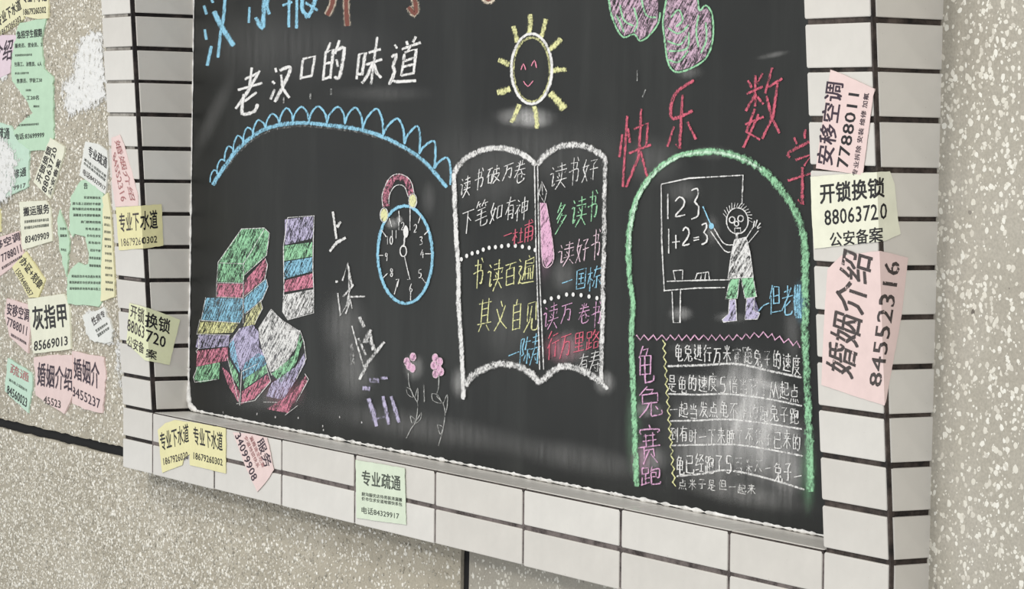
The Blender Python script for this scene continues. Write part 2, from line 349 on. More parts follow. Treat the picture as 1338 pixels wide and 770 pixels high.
# flat chalk geometry collected in photo coordinates and cast on the board plane
C = dict(w=(232, 230, 227), b=(150, 204, 228), p=(222, 142, 162), y=(228, 226, 166), g=(158, 212, 168), l=(196, 188, 216), r=(210, 104, 122), lp=(222, 172, 206), br=(122, 78, 70), cr=(220, 205, 185), ly=(224, 222, 170), pw=(232, 205, 215), dw=(190, 190, 186), pk=(226, 178, 205))
layer = [0]
class Chalk:
    def __init__(s): s.v, s.f, s.c, s.d, s.fl, s.low = [], [], [], [], set(), False
    def add(s, pts, col, dens):
        e = (.0001 if s.low else .00018)+layer[0]*(.000001 if s.low else .0000045); base = len(s.v)
        for (u, v), d in zip(pts, dens):
            p = on_board(u, v)[0]; p.y -= e; p.x = min(max(p.x, .001), XR-.001)
            s.v.append(p); s.c.append(col); s.d.append(d)
        layer[0] = (layer[0]+1) % 400
        return base
    def stroke(s, pts, w, c='w', d=1.0, smooth=True, taper=.75):
        col = srgb(C[c]) if isinstance(c, str) else srgb(c)
        P = [V(p) for p in pts]
        if len(P) == 1: P = [P[0], P[0]+V((.1, .1))]
        if smooth and len(P) > 2:
            Q = []
            for i in range(len(P)-1):
                p0 = P[max(i-1, 0)]; p1, p2 = P[i], P[i+1]; p3 = P[min(i+2, len(P)-1)]
                n = max(2, min(8, int((p2-p1).length/3)))
                for k in range(n):
                    t = k/n; Q.append(.5*((2*p1)+(p2-p0)*t+(2*p0-5*p1+4*p2-p3)*t*t+(3*p1-p0-3*p2+p3)*t**3))
            Q.append(P[-1]); P = Q
        n = len(P); out, den = [], []; prof = [(-.56, .1), (-.26, 1), (.26, 1), (.56, .1)]; sd = random.uniform(0, 100)
        for i, p in enumerate(P):
            t = (P[min(i+1, n-1)]-P[max(i-1, 0)]); t = t.normalized() if t.length > 1e-6 else V((1, 0)); nn = V((-t.y, t.x))
            ww = w*(taper if i in (0, n-1) else 1)*(1+.18*noise.noise(V((i*.8, sd, 0))))
            for a, q in prof: out.append(p+nn*a*ww); den.append(d*q*(.95+.25*noise.noise(V((i*.5, sd, 5)))))
        b = s.add(out, col, den)
        for i in range(n-1):
            for k in range(3): s.f.append((b+i*4+k, b+i*4+k+1, b+i*4+5+k, b+i*4+4+k))
    def fill(s, poly, c, d=.55):
        col = srgb(C[c]) if isinstance(c, str) else srgb(c)
        vs, fs = cut_poly(poly, 12); b = s.add(vs, col, [d]*len(vs)); s.d[b:] = [x_+.03 for x_ in s.d[b:]]; s.fl.update(range(len(s.f), len(s.f)+len(fs))); s.f += [tuple(b+k for k in f) for f in fs]
    def ellipse(s, cx, cy, rx, ry, w, c='w', d=1., a0=0, a1=360, rot=0):
        n = 28; r = math.radians(rot); pts = []
        for k in range(n+1):
            t = math.radians(a0+(a1-a0)*k/n); x, y = rx*math.cos(t), ry*math.sin(t); pts.append((cx+x*math.cos(r)-y*math.sin(r), cy+x*math.sin(r)+y*math.cos(r)))
        s.stroke(pts, w, c, d, smooth=False, taper=1)
    def blob(s, cx, cy, rx, ry, c='w', d=.9, n=12):
        s.fill([(cx+rx*math.cos(k/n*6.283), cy+ry*math.sin(k/n*6.283)) for k in range(n)], c, d)
    def build(s, name, label=None, mat='chalk'):
        me = mesh(s.v, s.f)
        a = me.color_attributes.new('chalk', 'FLOAT_COLOR', 'POINT'); a.data.foreach_set('color', np.array(s.c, np.float32).ravel())
        a = me.attributes.new('dens', 'FLOAT', 'POINT'); a.data.foreach_set('value', np.array(s.d, np.float32))
        o = link(name, me, board, M[mat])
        if s.fl:
            me.materials.append(M['chalkfill']); [setattr(me.polygons[i], 'material_index', 1) for i in s.fl]
        if label: o['label'] = label
        return o
def cut_poly(poly, step, lines=()):
    bm = bmesh.new(); f = bm.faces.new([bm.verts.new((x, y, 0)) for x, y in poly])
    if f.normal.z < 0: f.normal_flip()
    if len(poly) > 4: bmesh.ops.triangulate(bm, faces=bm.faces[:])
    xs = [p[0] for p in poly]; ys = [p[1] for p in poly]
    cuts = [((x, 0, 0), (1, 0, 0)) for x in np.arange(math.floor(min(xs)/step)*step+step, max(xs), step)]+[((0, y, 0), (0, 1, 0)) for y in np.arange(math.floor(min(ys)/step)*step+step, max(ys), step)]+list(lines)
    for co, no in cuts: bmesh.ops.bisect_plane(bm, geom=bm.verts[:]+bm.edges[:]+bm.faces[:], plane_co=co, plane_no=no, dist=1e-5)
    bm.verts.index_update(); vs = [(v.co.x, v.co.y) for v in bm.verts]; fs = [tuple(v.index for v in f.verts) for f in bm.faces]
    bm.free(); return vs, fs
# soft dust left by a hand or a duster: a fine grid whose density fades out
def smudge(ch, cx, cy, rx, ry, d, c='w', rot=0, n=12):
    col = srgb(C[c]); r = math.radians(rot); pts, den = [], []
    for j in range(n+1):
        for i in range(n+1):
            x, y = (i/n*2-1), (j/n*2-1); q = max(0, 1-(x*x+y*y)); X, Y = x*rx, y*ry
            pts.append((cx+X*math.cos(r)-Y*math.sin(r), cy+X*math.sin(r)+Y*math.cos(r))); den.append(d*.8*q**2.2)
    b = ch.add(pts, col, den)
    for j in range(n):
        for i in range(n): k = b+j*(n+1)+i; ch.f.append((k, k+1, k+n+2, k+n+1))

# handwriting: strokes of each character in a 0-99 box, four digits per point
HW = {
'老': '2520 7515;5002 5038;0842 9236;8012 4548 0878;7552 3568;3252 3285 4294 8092 8880', '汉': '1512 2522;0840 2048;0885 2560;3518 8515 7045 3092;4530 6065 9592',
'口': '1520 1885;1520 8518 8080;1880 8078', '的': '2505 1525;1225 1288;1225 4222 4285;1252 4052;1284 4284;6205 5035;5828 9025 8580 7292 6082;6048 7262',
'味': '1030 1275;1030 3028 3070;1270 3070;4532 8528;3852 9548;6505 6595;6252 5075 3590;6852 8075 9888', '道': '4505 5215;7502 6815;3520 9518;6220 5530;4530 4575;4530 8530 8575;4545 8545;4560 8560;4575 8575;1008 2018;0530 2230 1250 2265 0888;1078 3088 9892',
'读': '1510 2520;0535 2235 2080 3272;4515 8513;6502 6530;3530 9228 8542;5038 5848;4548 5255;3562 9560;6832 6562 3595;6870 9095',
'书': '2020 7520 7045;0848 8545 8085 6880;4502 4598;7502 8815', '破': '0515 4212;2512 0555;1545 1585;1545 3845 3885;1585 3885;5025 9023 8535;5025 5055 3595;7002 7050;5250 8848 7570 5095;5858 7275 9895',
'万': '0815 9512;4015 3550 0895;3840 8038 7588 6080', '卷': '3005 3818;6803 6018;1525 8523;0842 9240;4803 4040 0870;5542 7060 9570;3858 6855 6575;3558 3588 4595 8090 8880',
'下': '0812 9210;4812 4898;5235 7550', '笔': '2502 1025;1815 4013;3015 3525;6502 5025;5815 9013;7015 7525;7530 2038;1552 8048;0870 9065;4838 4888 5595 9092 9580',
'如': '2508 1045 3590;4030 2565 0595;0538 4835;5830 5882;5830 9228 9080;5880 9078', '有': '0820 9518;4502 3040 0568;3540 3595;3540 7838 7890 6588;3556 7855;3570 7870',
'神': '1808 2816;0530 3528 0562;2045 2095;2550 3860;5025 5065;5025 9023 9063;5044 9042;5065 9063;7005 7098', '杜': '0530 4528;2505 2595;2435 0570;2640 4460;6035 9033;7510 7590;5090 9888',
'甫': '1018 9015;5003 5095;2035 2095;2035 8033 8090 7085;2052 8050;2070 8068;7003 8010', '一': '0855 9545', '百': '0812 9510;5012 4030;2032 2095;2032 8030 8095;2062 8060;2092 8092',
'遍': '1008 2018;0530 2230 1250 2265 0888;1078 3088 9892;6003 6810;4516 9014 9028;4528 9028;4516 4250 3278;4840 4880;4840 9038 9080;6240 6280;7640 7680;4858 9058',
'其': '0815 9213;2803 2870;7203 7270;2832 7232;2850 7250;0572 9570;3275 1295;6575 8895', '义': '4503 5520;7815 5060 0895;1525 4565 9595', '自': '5002 4015;2018 2095;2018 8016 8095;2042 8042;2066 8066;2092 8092',
'见': '2510 2565;2510 7808 7865;5020 4560 1095;5855 5888 6594 9292 9578', '陈': '1008 1098;1008 3508 2535 3855 1562;4518 9516;6503 5045 9043;7045 7092 6086;5560 4280;8258 9578',
'寿': '2010 8008;1528 8526;0545 9543;5002 4045 0592;3562 9560;7550 7595 6088;4872 5880', '好': '2505 1045 3892;4030 2565 0595;0535 4833;5518 9016 7235;5250 9848;7235 7292 6085',
'多': '4502 1530;4010 7508 1050;4020 5528;5535 2065;5045 9043 0898;5058 6568', '行': '3005 0830;3530 0560;2048 2098;4520 9018;4045 9843;7245 7292 5885',
'里': '2010 2055;2010 8008 8055;2032 8032;2055 8055;5010 5090;1572 8572;0592 9592', '路': '1010 1038;1010 4010 4038;1038 4038;2538 2588;2562 4560;1055 1088;0592 4882;6505 5028;6018 9016 5058;6025 9558;5862 5892;5862 8862 8892;5890 8890',
'跑': '1010 1038;1010 4010 4038;1038 4038;2538 2588;2562 4560;1055 1088;0592 4882;6005 5030;5820 9218 9060 8258;5535 7835 7855;5555 7855;5535 5588 6292 9590 9880',
'龟': '4002 1530;3510 6510 5525;2028 2075;2028 8028 8075;2050 8050;2072 8072;5028 5090 6095 9593 9880', '兔': '4002 1025;3510 6510 5522;2025 2050;2025 8025 8050;2050 8050;4850 4070 0895;5850 5888 6592 9590 9575;7562 8572',
'赛': '5002 5510;1225 1015 9013 8525;2530 7530;2042 8042;3522 3555;6522 6555;0556 9554;3058 3082;3062 7062 7082;5065 2598;5575 8598', '国': '1008 1095;1008 9008 9095;1095 9095;2828 7228;2850 7250;2572 7572;5028 5072',
'栋': '0530 3828;2205 2298;2035 0570;2442 3860;4518 9816;6803 5045 9543;7045 7092 6086;5560 4280;8558 9878', '快': '1828 0855;2505 2595;3022 4040;4828 8526 8555;3555 9853;6805 6560 3595;6858 9895',
'乐': '8005 2515 2048 8545;5220 5092 3885;3060 1085;7060 9585', '数': '1010 2020;4505 3520;0530 5028;2805 2850;2632 0850;3035 5048;2855 1280 4595;4262 0598;0568 5266;7005 5535;6028 9826;8528 7570 5098;6040 7575 9898',
'学': '2005 2815;4802 5013;8002 7015;1230 1020 9020 8832;3035 7033 5048;5048 5092 3885;1058 9556', '但': '3005 0848;2035 2098;4010 4065;4010 8510 8565;4038 8538;4065 8565;3090 9890',
'进': '1008 2018;0530 2230 1250 2265 0888;1078 3088 9892;4525 9523;4050 9548;5805 5560 4275;7805 7875', '米': '2510 3828;7808 6528;0545 9543;5003 5098;4548 0885;5548 9585', '子': '2010 7808 5035;5035 5290 3585;0550 9548',
'速': '1008 2018;0530 2230 1250 2265 0888;1078 3088 9892;4018 9516;4530 4548;4530 9030 9048;4548 9048;6803 6878;6550 4270;7050 9268', '度': '5002 5510;1518 9516;1518 1560 0595;2035 9033;4025 4050;7025 7050;4050 7050;3060 8060 3098;3868 9595',
'是': '2508 2542;2508 7508 7542;2525 7525;2542 7542;0855 9553;5055 5088;5070 8070;2862 0595;2275 5092 9595', '倍': '3005 0848;2035 2098;6802 7012;4518 9518;5525 6038;8522 8038;3842 9840;5055 5092;5055 8855 8892;5090 8890',
'当': '5003 5035;2015 3028;8012 7028;1538 8538 8592;1565 8565;1292 8592', '从': '2810 0592;2845 4580;6810 4592;6830 9892', '起': '1022 4522;2805 2840;0540 5040;2840 2880;2860 4560;1050 0595;0885 4592 9895;5515 9015 9045;5545 9045;5545 5575 9575 9865',
'点': '5003 5035;5018 8518;2035 2065;2035 8035 8065;2065 8065;1578 0595;3578 4092;5878 6392;8078 9595', '发': '3008 2038 9036;5003 4050 0595;4050 8048 3598;4558 9595;7010 8520', '出': '5003 5092;2020 2045 8045;8018 8045;1060 1092 9092;9058 9092',
'已': '1510 8008 8045;1545 8045;1530 1585 2592 9590 9575', '经': '3005 1030 3530 0862 4055;0590 4082;5010 9008 4545;6520 9840;5055 9555;7255 7290;4892 9892', '不': '0812 9210;5512 0870;5035 5098;6045 9068',
'来': '1520 8518;0848 9546;5003 5098;2828 3542;7228 6542;4848 0590;5248 9590', '它': '5002 5510;1225 1015 9013 8525;7535 3055;3035 3085 4092 8890 9075', '了': '1515 8012 5038;5038 5290 3582', '到': '0812 5512;3012 1538 5035;4525 5540;1055 5053;3040 3078;0582 5875;7015 7060;9005 9092 7888',
'时': '1015 1080;1015 4015 4080;1048 4048;1080 4080;4830 9828;7805 7892 6285;5550 6562', '睡': '0815 0885;0815 3815 3885;0838 3838;0860 3860;0885 3885;8505 5015;4530 9828;7010 7090;4560 9860;5830 5860;8530 8560;4892 9892',
'1': '5005 5095', '2': '2025 4508 7525 6555 2092 8090', '3': '2012 6508 7028 4545 7560 6885 2092', '4': '6005 1560 9058;6530 6595', '5': '8008 3010 2845 6545 7575 5095 2090', '6': '6505 3050 3085 6092 7570 5055 3065', '7': '1515 8012 4595', '8': '7020 4508 2525 7065 5595 2575 6545 7020',
'9': '7030 4508 2830 5048 7230 7015;7030 6095', '0': '5005 2530 2570 5095 7570 7530 5005', '+': '1050 9050;5010 5090', '=': '1040 9035;1065 9060'}
def hw(ch, c, x0, x1, y0, y1, w, col='w', d=1., shear=0., slope=-.12, jit=2.5):
    # writes character c in the photo box x0..x1, y0..y1; slope: the right side is lower or higher by this share of the width
    for st in HW[c].split(';'):
        pts = []
        for q in st.split():
            a, b = int(q[:2])/99, int(q[2:])/99; a += random.uniform(-jit, jit)/100; b += random.uniform(-jit, jit)/100
            x = x0+a*(x1-x0)+shear*(.5-b)*(y1-y0); y = y0+b*(y1-y0)+slope*(a-.5)*(x1-x0)
            pts.append((x, y))
        ch.stroke(pts, w, col, d, smooth=len(pts) > 3)
def chars(cs, bs, w, col='w', d=1., shear=0., slope=-.12, label=None):
    for i, (c, b) in enumerate(zip(cs, bs)):
        k = Chalk(); hw(k, c, *b, w, col, d, shear, slope); k.build('chalk_character', label)
def Z(ox, oy, s, pts): return [(ox+x/s, oy+y/s) for x, y in pts]

# top title (only its lower ends are in view)
k = Chalk(); z = lambda *p: Z(240, 0, 3.08, p)
for pts, w in ((((82, 22), (92, 58)), 6), (((85, 118), (92, 160)), 6), (((112, 185), (95, 265)), 7), (((168, -40), (162, 60), (150, 130), (138, 232)), 5), (((122, 45), (155, 112), (202, 185)), 8), (((112, -10), (118, 12)), 6),
               (((266, 28), (262, 92)), 5), (((328, -30), (322, 60), (315, 112), (290, 70)), 7), (((345, -20), (335, 20), (345, 58)), 6),
               (((398, 22), (438, 8)), 5), (((425, 0), (423, 110)), 6), (((456, 0), (455, 115)), 6), (((480, -20), (478, 40), (510, 68)), 6), (((490, 10), (540, 42)), 6), (((535, -20), (515, 45), (490, 72)), 6)):
    if pts[0] in ((266, 28), (398, 22)): k.build('chalk_character', 'large blue chalk title character cut off at the top'); k = Chalk()
    k.stroke(z(*pts), w, 'b', 1.0)
k.build('chalk_character', 'large blue chalk title character cut off at the top')
k = Chalk()
for pts, w in ((((605, -30), (598, 20), (578, 62)), 8), (((655, -30), (655, 40), (660, 105)), 8), (((925, -20), (935, 25), (930, 55), (905, 28)), 8)):
    k.stroke(z(*pts), w+2.5, 'cr', 1.0); k.stroke(z(*pts), w-1.2, 'br', 1.3)
    if pts[0][0] > 650: k.build('chalk_character', 'brown chalk title character with a cream outline'); k = Chalk()
k.stroke([(631, -4), (638, 2), (645, -2)], 9, 'cr', 1); k.stroke([(632, -5), (638, 0), (644, -4)], 6, 'br', 1.2)
k.build('chalk_character', 'brown chalk title character with a cream outline')
# 老汉口的味道
chars('老汉口的味道', ((308, 344, 88, 152), (353, 382, 81, 135), (391, 413, 68, 109), (421, 452, 50, 110), (464, 502, 47, 115), (509, 549, 49, 114)), 5.2, 'w', 1.1, .12, -.25, 'bold white chalk heading character')
# scalloped arc
k = Chalk()
base = [(118, 745), (160, 680), (220, 600), (300, 535), (380, 505), (480, 495), (590, 505), (700, 520), (800, 550), (900, 600), (980, 660), (1060, 755)]
k.stroke(z(*base), 6.2, 'b', .95); k.stroke(z(*[(x+4, y+12) for x, y in base[1:-1]]), 3.5, 'dw', .35)
tops = [(122, 685), (150, 643), (182, 588), (218, 546), (258, 513), (302, 483), (358, 458), (415, 435), (475, 430), (542, 428), (622, 430), (692, 433), (778, 438), (862, 478), (942, 508), (1008, 568), (1062, 635)]
bots = [(108, 735), (135, 700), (165, 650), (200, 620), (240, 580), (280, 545), (330, 520), (385, 505), (440, 492), (505, 490), (578, 495), (650, 500), (722, 520), (805, 545), (890, 580), (950, 620), (1010, 680), (1075, 745)]
for i, t in enumerate(tops):
    a, b = bots[i], bots[i+1]; w = 2.4+.08*i
    k.stroke(z(a, (a[0]*.65+t[0]*.35-3, a[1]*.45+t[1]*.55), t, (b[0]*.6+t[0]*.4+6, t[1]*.6+b[1]*.4), b), w, 'b', 1.05)
k.build('chalk_arc', 'blue chalk arc edged with scallops')
# sun
k = Chalk(); z = lambda *p: Z(620, 0, 4.054, p)
for a, b, w in (((228, 225), (206, 138), 7), ((292, 180), (298, 75), 7), ((350, 208), (380, 100), 7), ((392, 268), (462, 205), 8), ((412, 378), (450, 362), 9), ((440, 372), (490, 368), 7), ((402, 492), (478, 580), 11), ((320, 562), (332, 682), 7), ((238, 552), (198, 650), 7), ((192, 470), (122, 492), 9), ((188, 342), (128, 318), 8)):
    k.stroke(z(a, ((a[0]+b[0])/2+4, (a[1]+b[1])/2), b), w, 'y', .95, taper=.95)
k.ellipse(695.2, 91, 24, 42, 4, 'y', .7); k.ellipse(695.2, 90, 26.5, 46, 4.2, 'w', 1.2)
k.stroke(z((248, 370), (262, 338), (273, 370)), 1.9, 'p', 1.2); k.stroke(z((303, 350), (320, 320), (331, 360)), 1.9, 'p', 1.2); k.stroke(z((262, 430), (285, 458), (313, 428)), 1.9, 'p', 1.2)
k.build('chalk_sun', 'smiling sun drawn in white and yellow chalk')
# fists
k = Chalk(); z = lambda *p: Z(780, 0, 3.08, p)
k.fill(z((50, -20), (60, 50), (85, 110), (110, 145), (150, 130), (175, 160), (215, 135), (245, 90), (250, -20)), (206, 176, 194), .52)
k.fill(z((285, -20), (272, 80), (278, 160), (290, 250), (320, 285), (380, 270), (438, 230), (462, 170), (462, 60), (440, 25), (415, 40), (408, -20)), (206, 176, 194), .52)
for p in (((48, -20), (58, 50), (82, 115), (110, 150), (152, 138), (176, 165), (215, 140), (250, 90), (256, 50)), ((285, -20), (268, 80), (274, 160), (288, 250), (320, 290), (380, 275), (440, 235), (468, 160), (466, 60), (440, 22), (415, 42), (408, -10)),
          ((95, 20), (110, 80), (150, 105)), ((150, 30), (165, 90), (150, 130)), ((180, -10), (200, 60), (240, 70)), ((80, 60), (100, 100), (110, 130)), ((300, 70), (330, 40), (348, 80), (320, 108)), ((288, 112), (330, 135), (372, 100)), ((286, 165), (335, 180), (362, 145)), ((290, 205), (330, 205), (368, 190), (372, 130)), ((290, 240), (330, 250), (370, 205)), ((412, 60), (402, 120), (410, 190)), ((440, 90), (442, 160), (420, 215))):
    k.stroke(z(*p), 3, 'g', 1.0)
k.build('chalk_fists', 'pink chalk fists outlined in green at the top edge')
# 快乐数学
chars('快乐数学', ((806, 851, 140, 247), (869, 913, 103, 202), (972, 1023, 88, 184), (1026, 1074, 168, 275)), 5, 'r', .85, .05, -.35, 'large red chalk heading character')
# books
def book_part(k, off, polys):
    for col, d, p in polys: k.fill(Z(240, off, 4.054, p), col, d)
k = Chalk()
book_part(k, 240, (('g', .5, [(185, 415), (310, 240), (430, 237), (455, 262), (440, 380), (325, 480), (320, 525), (180, 520)]), ('p', .5, [(180, 530), (318, 530), (318, 605), (178, 600)]), ('p', .5, [(322, 520), (435, 395), (445, 440), (430, 505), (325, 592)]),
    ('b', .5, [(120, 605), (318, 610), (316, 700), (300, 738), (95, 722)]), ('b', .55, [(322, 612), (440, 505), (448, 545), (420, 610), (325, 690)])))
book_part(k, 380, (('y', .5, [(92, 165), (300, 168), (262, 222), (75, 230)]), ('ly', .55, [(320, 190), (335, 130), (410, 55), (420, 95), (380, 180)]), ('l', .5, [(80, 235), (245, 235), (240, 295), (85, 308), (65, 298)]), ('p', .48, [(75, 318), (235, 300), (240, 370), (70, 402)]), ('g', .5, [(70, 405), (195, 378), (190, 468), (90, 488), (58, 470)]),
    ('l', .6, [(250, 262), (300, 200), (370, 180), (400, 220), (402, 300), (440, 340), (330, 380), (310, 425), (250, 345)]), ('b', .55, [(245, 282), (268, 260), (302, 440), (252, 352)]), ('b', .5, [(330, 382), (400, 330), (446, 360), (440, 390), (318, 470), (314, 430)]), ('g', .5, [(243, 360), (290, 440), (302, 530), (250, 430)]),
    ('g', .5, [(318, 472), (440, 392), (452, 430), (325, 520)]), ('p', .5, [(205, 402), (240, 432), (302, 542), (292, 590), (238, 500)]), ('p', .52, [(312, 535), (450, 440), (462, 480), (380, 570), (308, 602)]),
    ('w', .62, [(400, 200), (465, 102), (520, 150), (530, 205), (620, 215), (600, 300), (520, 420), (460, 430), (420, 322), (403, 240)]), ('g', .55, [(468, 440), (590, 340), (620, 232), (637, 255), (600, 380), (520, 490)]), ('l', .52, [(440, 560), (470, 490), (600, 400), (642, 330), (648, 382), (600, 470), (530, 578)]), ('p', .48, [(440, 628), (580, 540), (650, 450), (656, 482), (600, 570), (558, 648)])))
z1 = lambda *p: Z(240, 240, 4.054, p); z2 = lambda *p: Z(240, 380, 4.054, p)
for p in (z1((185, 418), (310, 240), (430, 235), (458, 262), (442, 380), (325, 485)), z1((185, 420), (320, 425), (430, 245)), z1((185, 420), (178, 525), (318, 528)), z1((320, 425), (318, 740)), z1((178, 528), (176, 600), (318, 606)), z1((435, 395), (448, 430), (432, 510), (325, 600)),
          z1((120, 603), (95, 725), (300, 738)), z1((440, 505), (450, 545), (420, 615), (330, 690)), z1((410, 615), (422, 660), (380, 740)), z2((90, 150), (72, 230), (250, 235)), z2((82, 240), (84, 305), (68, 320), (75, 330)), z2((78, 400), (55, 460), (62, 485), (180, 470)), z2((235, 355), (300, 605)), z2((300, 608), (310, 430), (400, 385)), z2((280, 600), (380, 582), (465, 480), (440, 400)),
          z2((400, 200), (467, 98), (522, 155), (532, 208), (620, 212), (640, 270), (652, 360), (600, 470)), z2((402, 240), (450, 400), (470, 450)), z2((645, 440), (665, 470), (600, 590)), z2((540, 660), (608, 608)), z2((425, 590), (500, 592)), z2((245, 280), (300, 200))):
    k.stroke(p, 1.2, 'w', .95, smooth=False)
k.build('chalk_books', 'pile of coloured chalk books with two lying open')
k = Chalk()
for col, p in (('l', ((540, 190), (690, 172), (690, 290), (540, 325))), ('g', ((535, 330), (685, 310), (685, 385), (535, 410))), ('b', ((535, 415), (685, 390), (685, 465), (535, 505))), ('p', ((535, 515), (690, 475), (690, 550), (535, 575))), ('w', ((530, 590), (690, 560), (690, 680), (555, 720), (530, 680)))): k.fill(z1(*p), col, .55)
k.stroke(z1((555, 180), (695, 170), (690, 300), (688, 450), (692, 560), (692, 685), (555, 722), (528, 680), (535, 560), (532, 330), (555, 180)), 1.2, 'w', 1, smooth=False)
k.build('chalk_books', 'small upright stack of five chalk books')
# 上课 and the smeared characters below
k = Chalk(); z3 = lambda *p: Z(420, 220, 4.278, p); z4 = lambda *p: Z(420, 400, 4.054, p)
for p, w in (((68, 242), (88, 395)), 4.5), (((90, 330), (112, 298)), 6), (((50, 465), (90, 415), (140, 388)), 5): k.stroke(z3(*p), w, 'w', 1, smooth=False)
for p, w in ((((845, 515), (872, 420), (895, 545)), 3), (((880, 440), (880, 640), (862, 690)), 2), (((848, 600), (905, 535)), 3), (((885, 600), (965, 598)), 3), (((820, 580), (835, 700), (870, 640), (885, 555)), 2), (((882, 600), (897, 662)), 2), (((808, 520), (822, 520)), 4)): k.stroke(z1(*p), w+.9, 'w', .85, smooth=False)
k.build('chalk_writing', 'two white chalk characters written one above the other')
k = Chalk()
for p, w, d in ((((165, 105), (200, 230), (232, 335)), 2.2, .9), (((205, 58), (230, 112)), 6, .9), (((265, 125), (232, 195), (262, 185), (292, 240)), 6, .7), (((338, 190), (250, 300), (205, 390)), 5, .95), (((262, 130), (276, 235)), 4, .8), (((165, 200), (168, 310)), 8, .35), (((200, 170), (240, 260)), 4, .7)): k.stroke(z4(*p), w+.8, 'w', d, smooth=False)
for p, w, d in ((((222, 435), (262, 438)), 9, .85), (((258, 395), (310, 395)), 9, .6), (((318, 382), (355, 382)), 6, .8), (((252, 490), (278, 560), (296, 638)), 8, .95), (((330, 478), (345, 550), (362, 628)), 6, .95), (((375, 478), (395, 550), (415, 618)), 6, .95), (((270, 605), (340, 585)), 5, .5)): k.stroke(z4(*p), w, 'l', d, smooth=False)
k.build('chalk_writing', 'half wiped white and lavender chalk strokes')
# clock
k = Chalk()
k.ellipse(530.4, 333, 35.8, 64, 4.6, 'b', 1.1, rot=-1)
k.stroke(z3((365, 215), (362, 150), (390, 75), (440, 48), (485, 75), (508, 150)), 10.5, 'p', .62); k.stroke(z3((348, 215), (345, 145), (385, 55), (440, 32), (500, 65), (525, 150)), 1.3, 'w', 1); k.stroke(z3((382, 200), (385, 150), (410, 105), (440, 92), (470, 105), (490, 160)), 1.3, 'w', 1)
for x, y in ((355, 262), (515, 182)):
    X, Y = z3((x, y))[0]; k.blob(X, Y, 4.6, 8.4, 'ly', .9); k.ellipse(X, Y, 5.2, 9.4, 1.2, 'w', 1)
for a, b in (((500, 215), (500, 300)), ((560, 262), (546, 308)), ((605, 345), (580, 372)), ((618, 478), (585, 478)), ((588, 642), (565, 612)), ((503, 738), (503, 690)), ((412, 705), (432, 632)), ((350, 612), (374, 588)), ((325, 487), (352, 487)), ((340, 345), (368, 384)), ((385, 280), (398, 328)), ((437, 238), (443, 300))): k.stroke(z3(a, b), 1.9, 'w', 1.1)
for t, x, y in (('12', 448, 322), ('1', 500, 325), ('2', 530, 335), ('3', 562, 405), ('4', 568, 478), ('5', 556, 588), ('6', 505, 668), ('7', 430, 640), ('8', 397, 582), ('9', 368, 495), ('10', 385, 402), ('11', 412, 370)):
    X, Y = z3((x, y))[0]
    for i, c in enumerate(t): o = (i-(len(t)-1)/2)*5; hw(k, c, X+o-3, X+o+3, Y-6, Y+6, 1.3, 'w', 1.1, jit=1)
k.stroke(z3((465, 440), (478, 320)), 3.4, 'w', 1.1); k.blob(531.5, 303, 3.4, 8, 'w', .9); k.stroke(z3((470, 495), (485, 560), (500, 622), (485, 622)), 1.6, 'w', 1.1, smooth=False); k.ellipse(528.2, 328.2, 4.2, 7, 1.8, 'w', 1.1)
k.build('chalk_clock', 'blue chalk alarm clock with a pink handle')
# flowers
for pet, stem, leaves, nm in (([(490, 270), (458, 295), (487, 330), (470, 318)], [(465, 355), (470, 420), (495, 480), (515, 520), (505, 610), (480, 650), (455, 700)], [[(455, 430), (460, 465), (490, 485), (480, 445), (455, 430)], [(500, 490), (515, 435), (515, 505), (500, 490)], [(475, 580), (485, 622), (500, 600), (475, 580)], [(510, 605), (535, 565), (530, 600), (505, 622)]], 'faint pink chalk flower on a thin leafy stem'),
      ([(608, 275), (632, 295), (600, 315), (610, 360), (638, 348), (625, 330)], [(628, 370), (625, 440), (615, 475), (645, 510), (660, 560), (650, 650), (625, 740)], [[(590, 465), (595, 500), (640, 515), (620, 470), (590, 465)], [(650, 520), (672, 470), (672, 530), (662, 570)], [(620, 630), (635, 680), (648, 640), (620, 630)]], 'bright pink chalk flower beside the open book')):
    k = Chalk()
    for x, y in pet: X, Y = z4((x, y))[0]; k.blob(X, Y, 4.2, 5, 'pk', .75); k.ellipse(X, Y, 3.8, 5.2, 1.1, 'pw', 1)
    k.stroke(z4(*stem), 1.2, 'dw', .95)
    for l in leaves: k.stroke(z4(*l), 1.1, 'dw', .9)
    k.build('chalk_flower', nm)
for a_, b_, w_, d_ in [((555, 503), (556, 526), 2.4, .7), ((834, 92), (834, 106), 2, .7), ((845, 117), (841, 127), 3, .5)]+[((x, y-4), (x, y+4), 3.4, .6) for x, y in ((372, 131), (407, 126), (434, 120))]:
    k = Chalk(); k.stroke([a_, b_], w_, 'dw', d_); k.build('chalk_mark')
k = Chalk()
for x, y in ((293, 539), (337, 541), (361, 545), (391, 546), (423, 557), (445, 545), (474, 552), (424, 562)): k.stroke([(x, y-1.2), (x, y+1.4)], 2.2, 'w', .9)
tag(k.build('chalk_specks', 'tiny white chalk dots above the ledge'), kind='stuff')
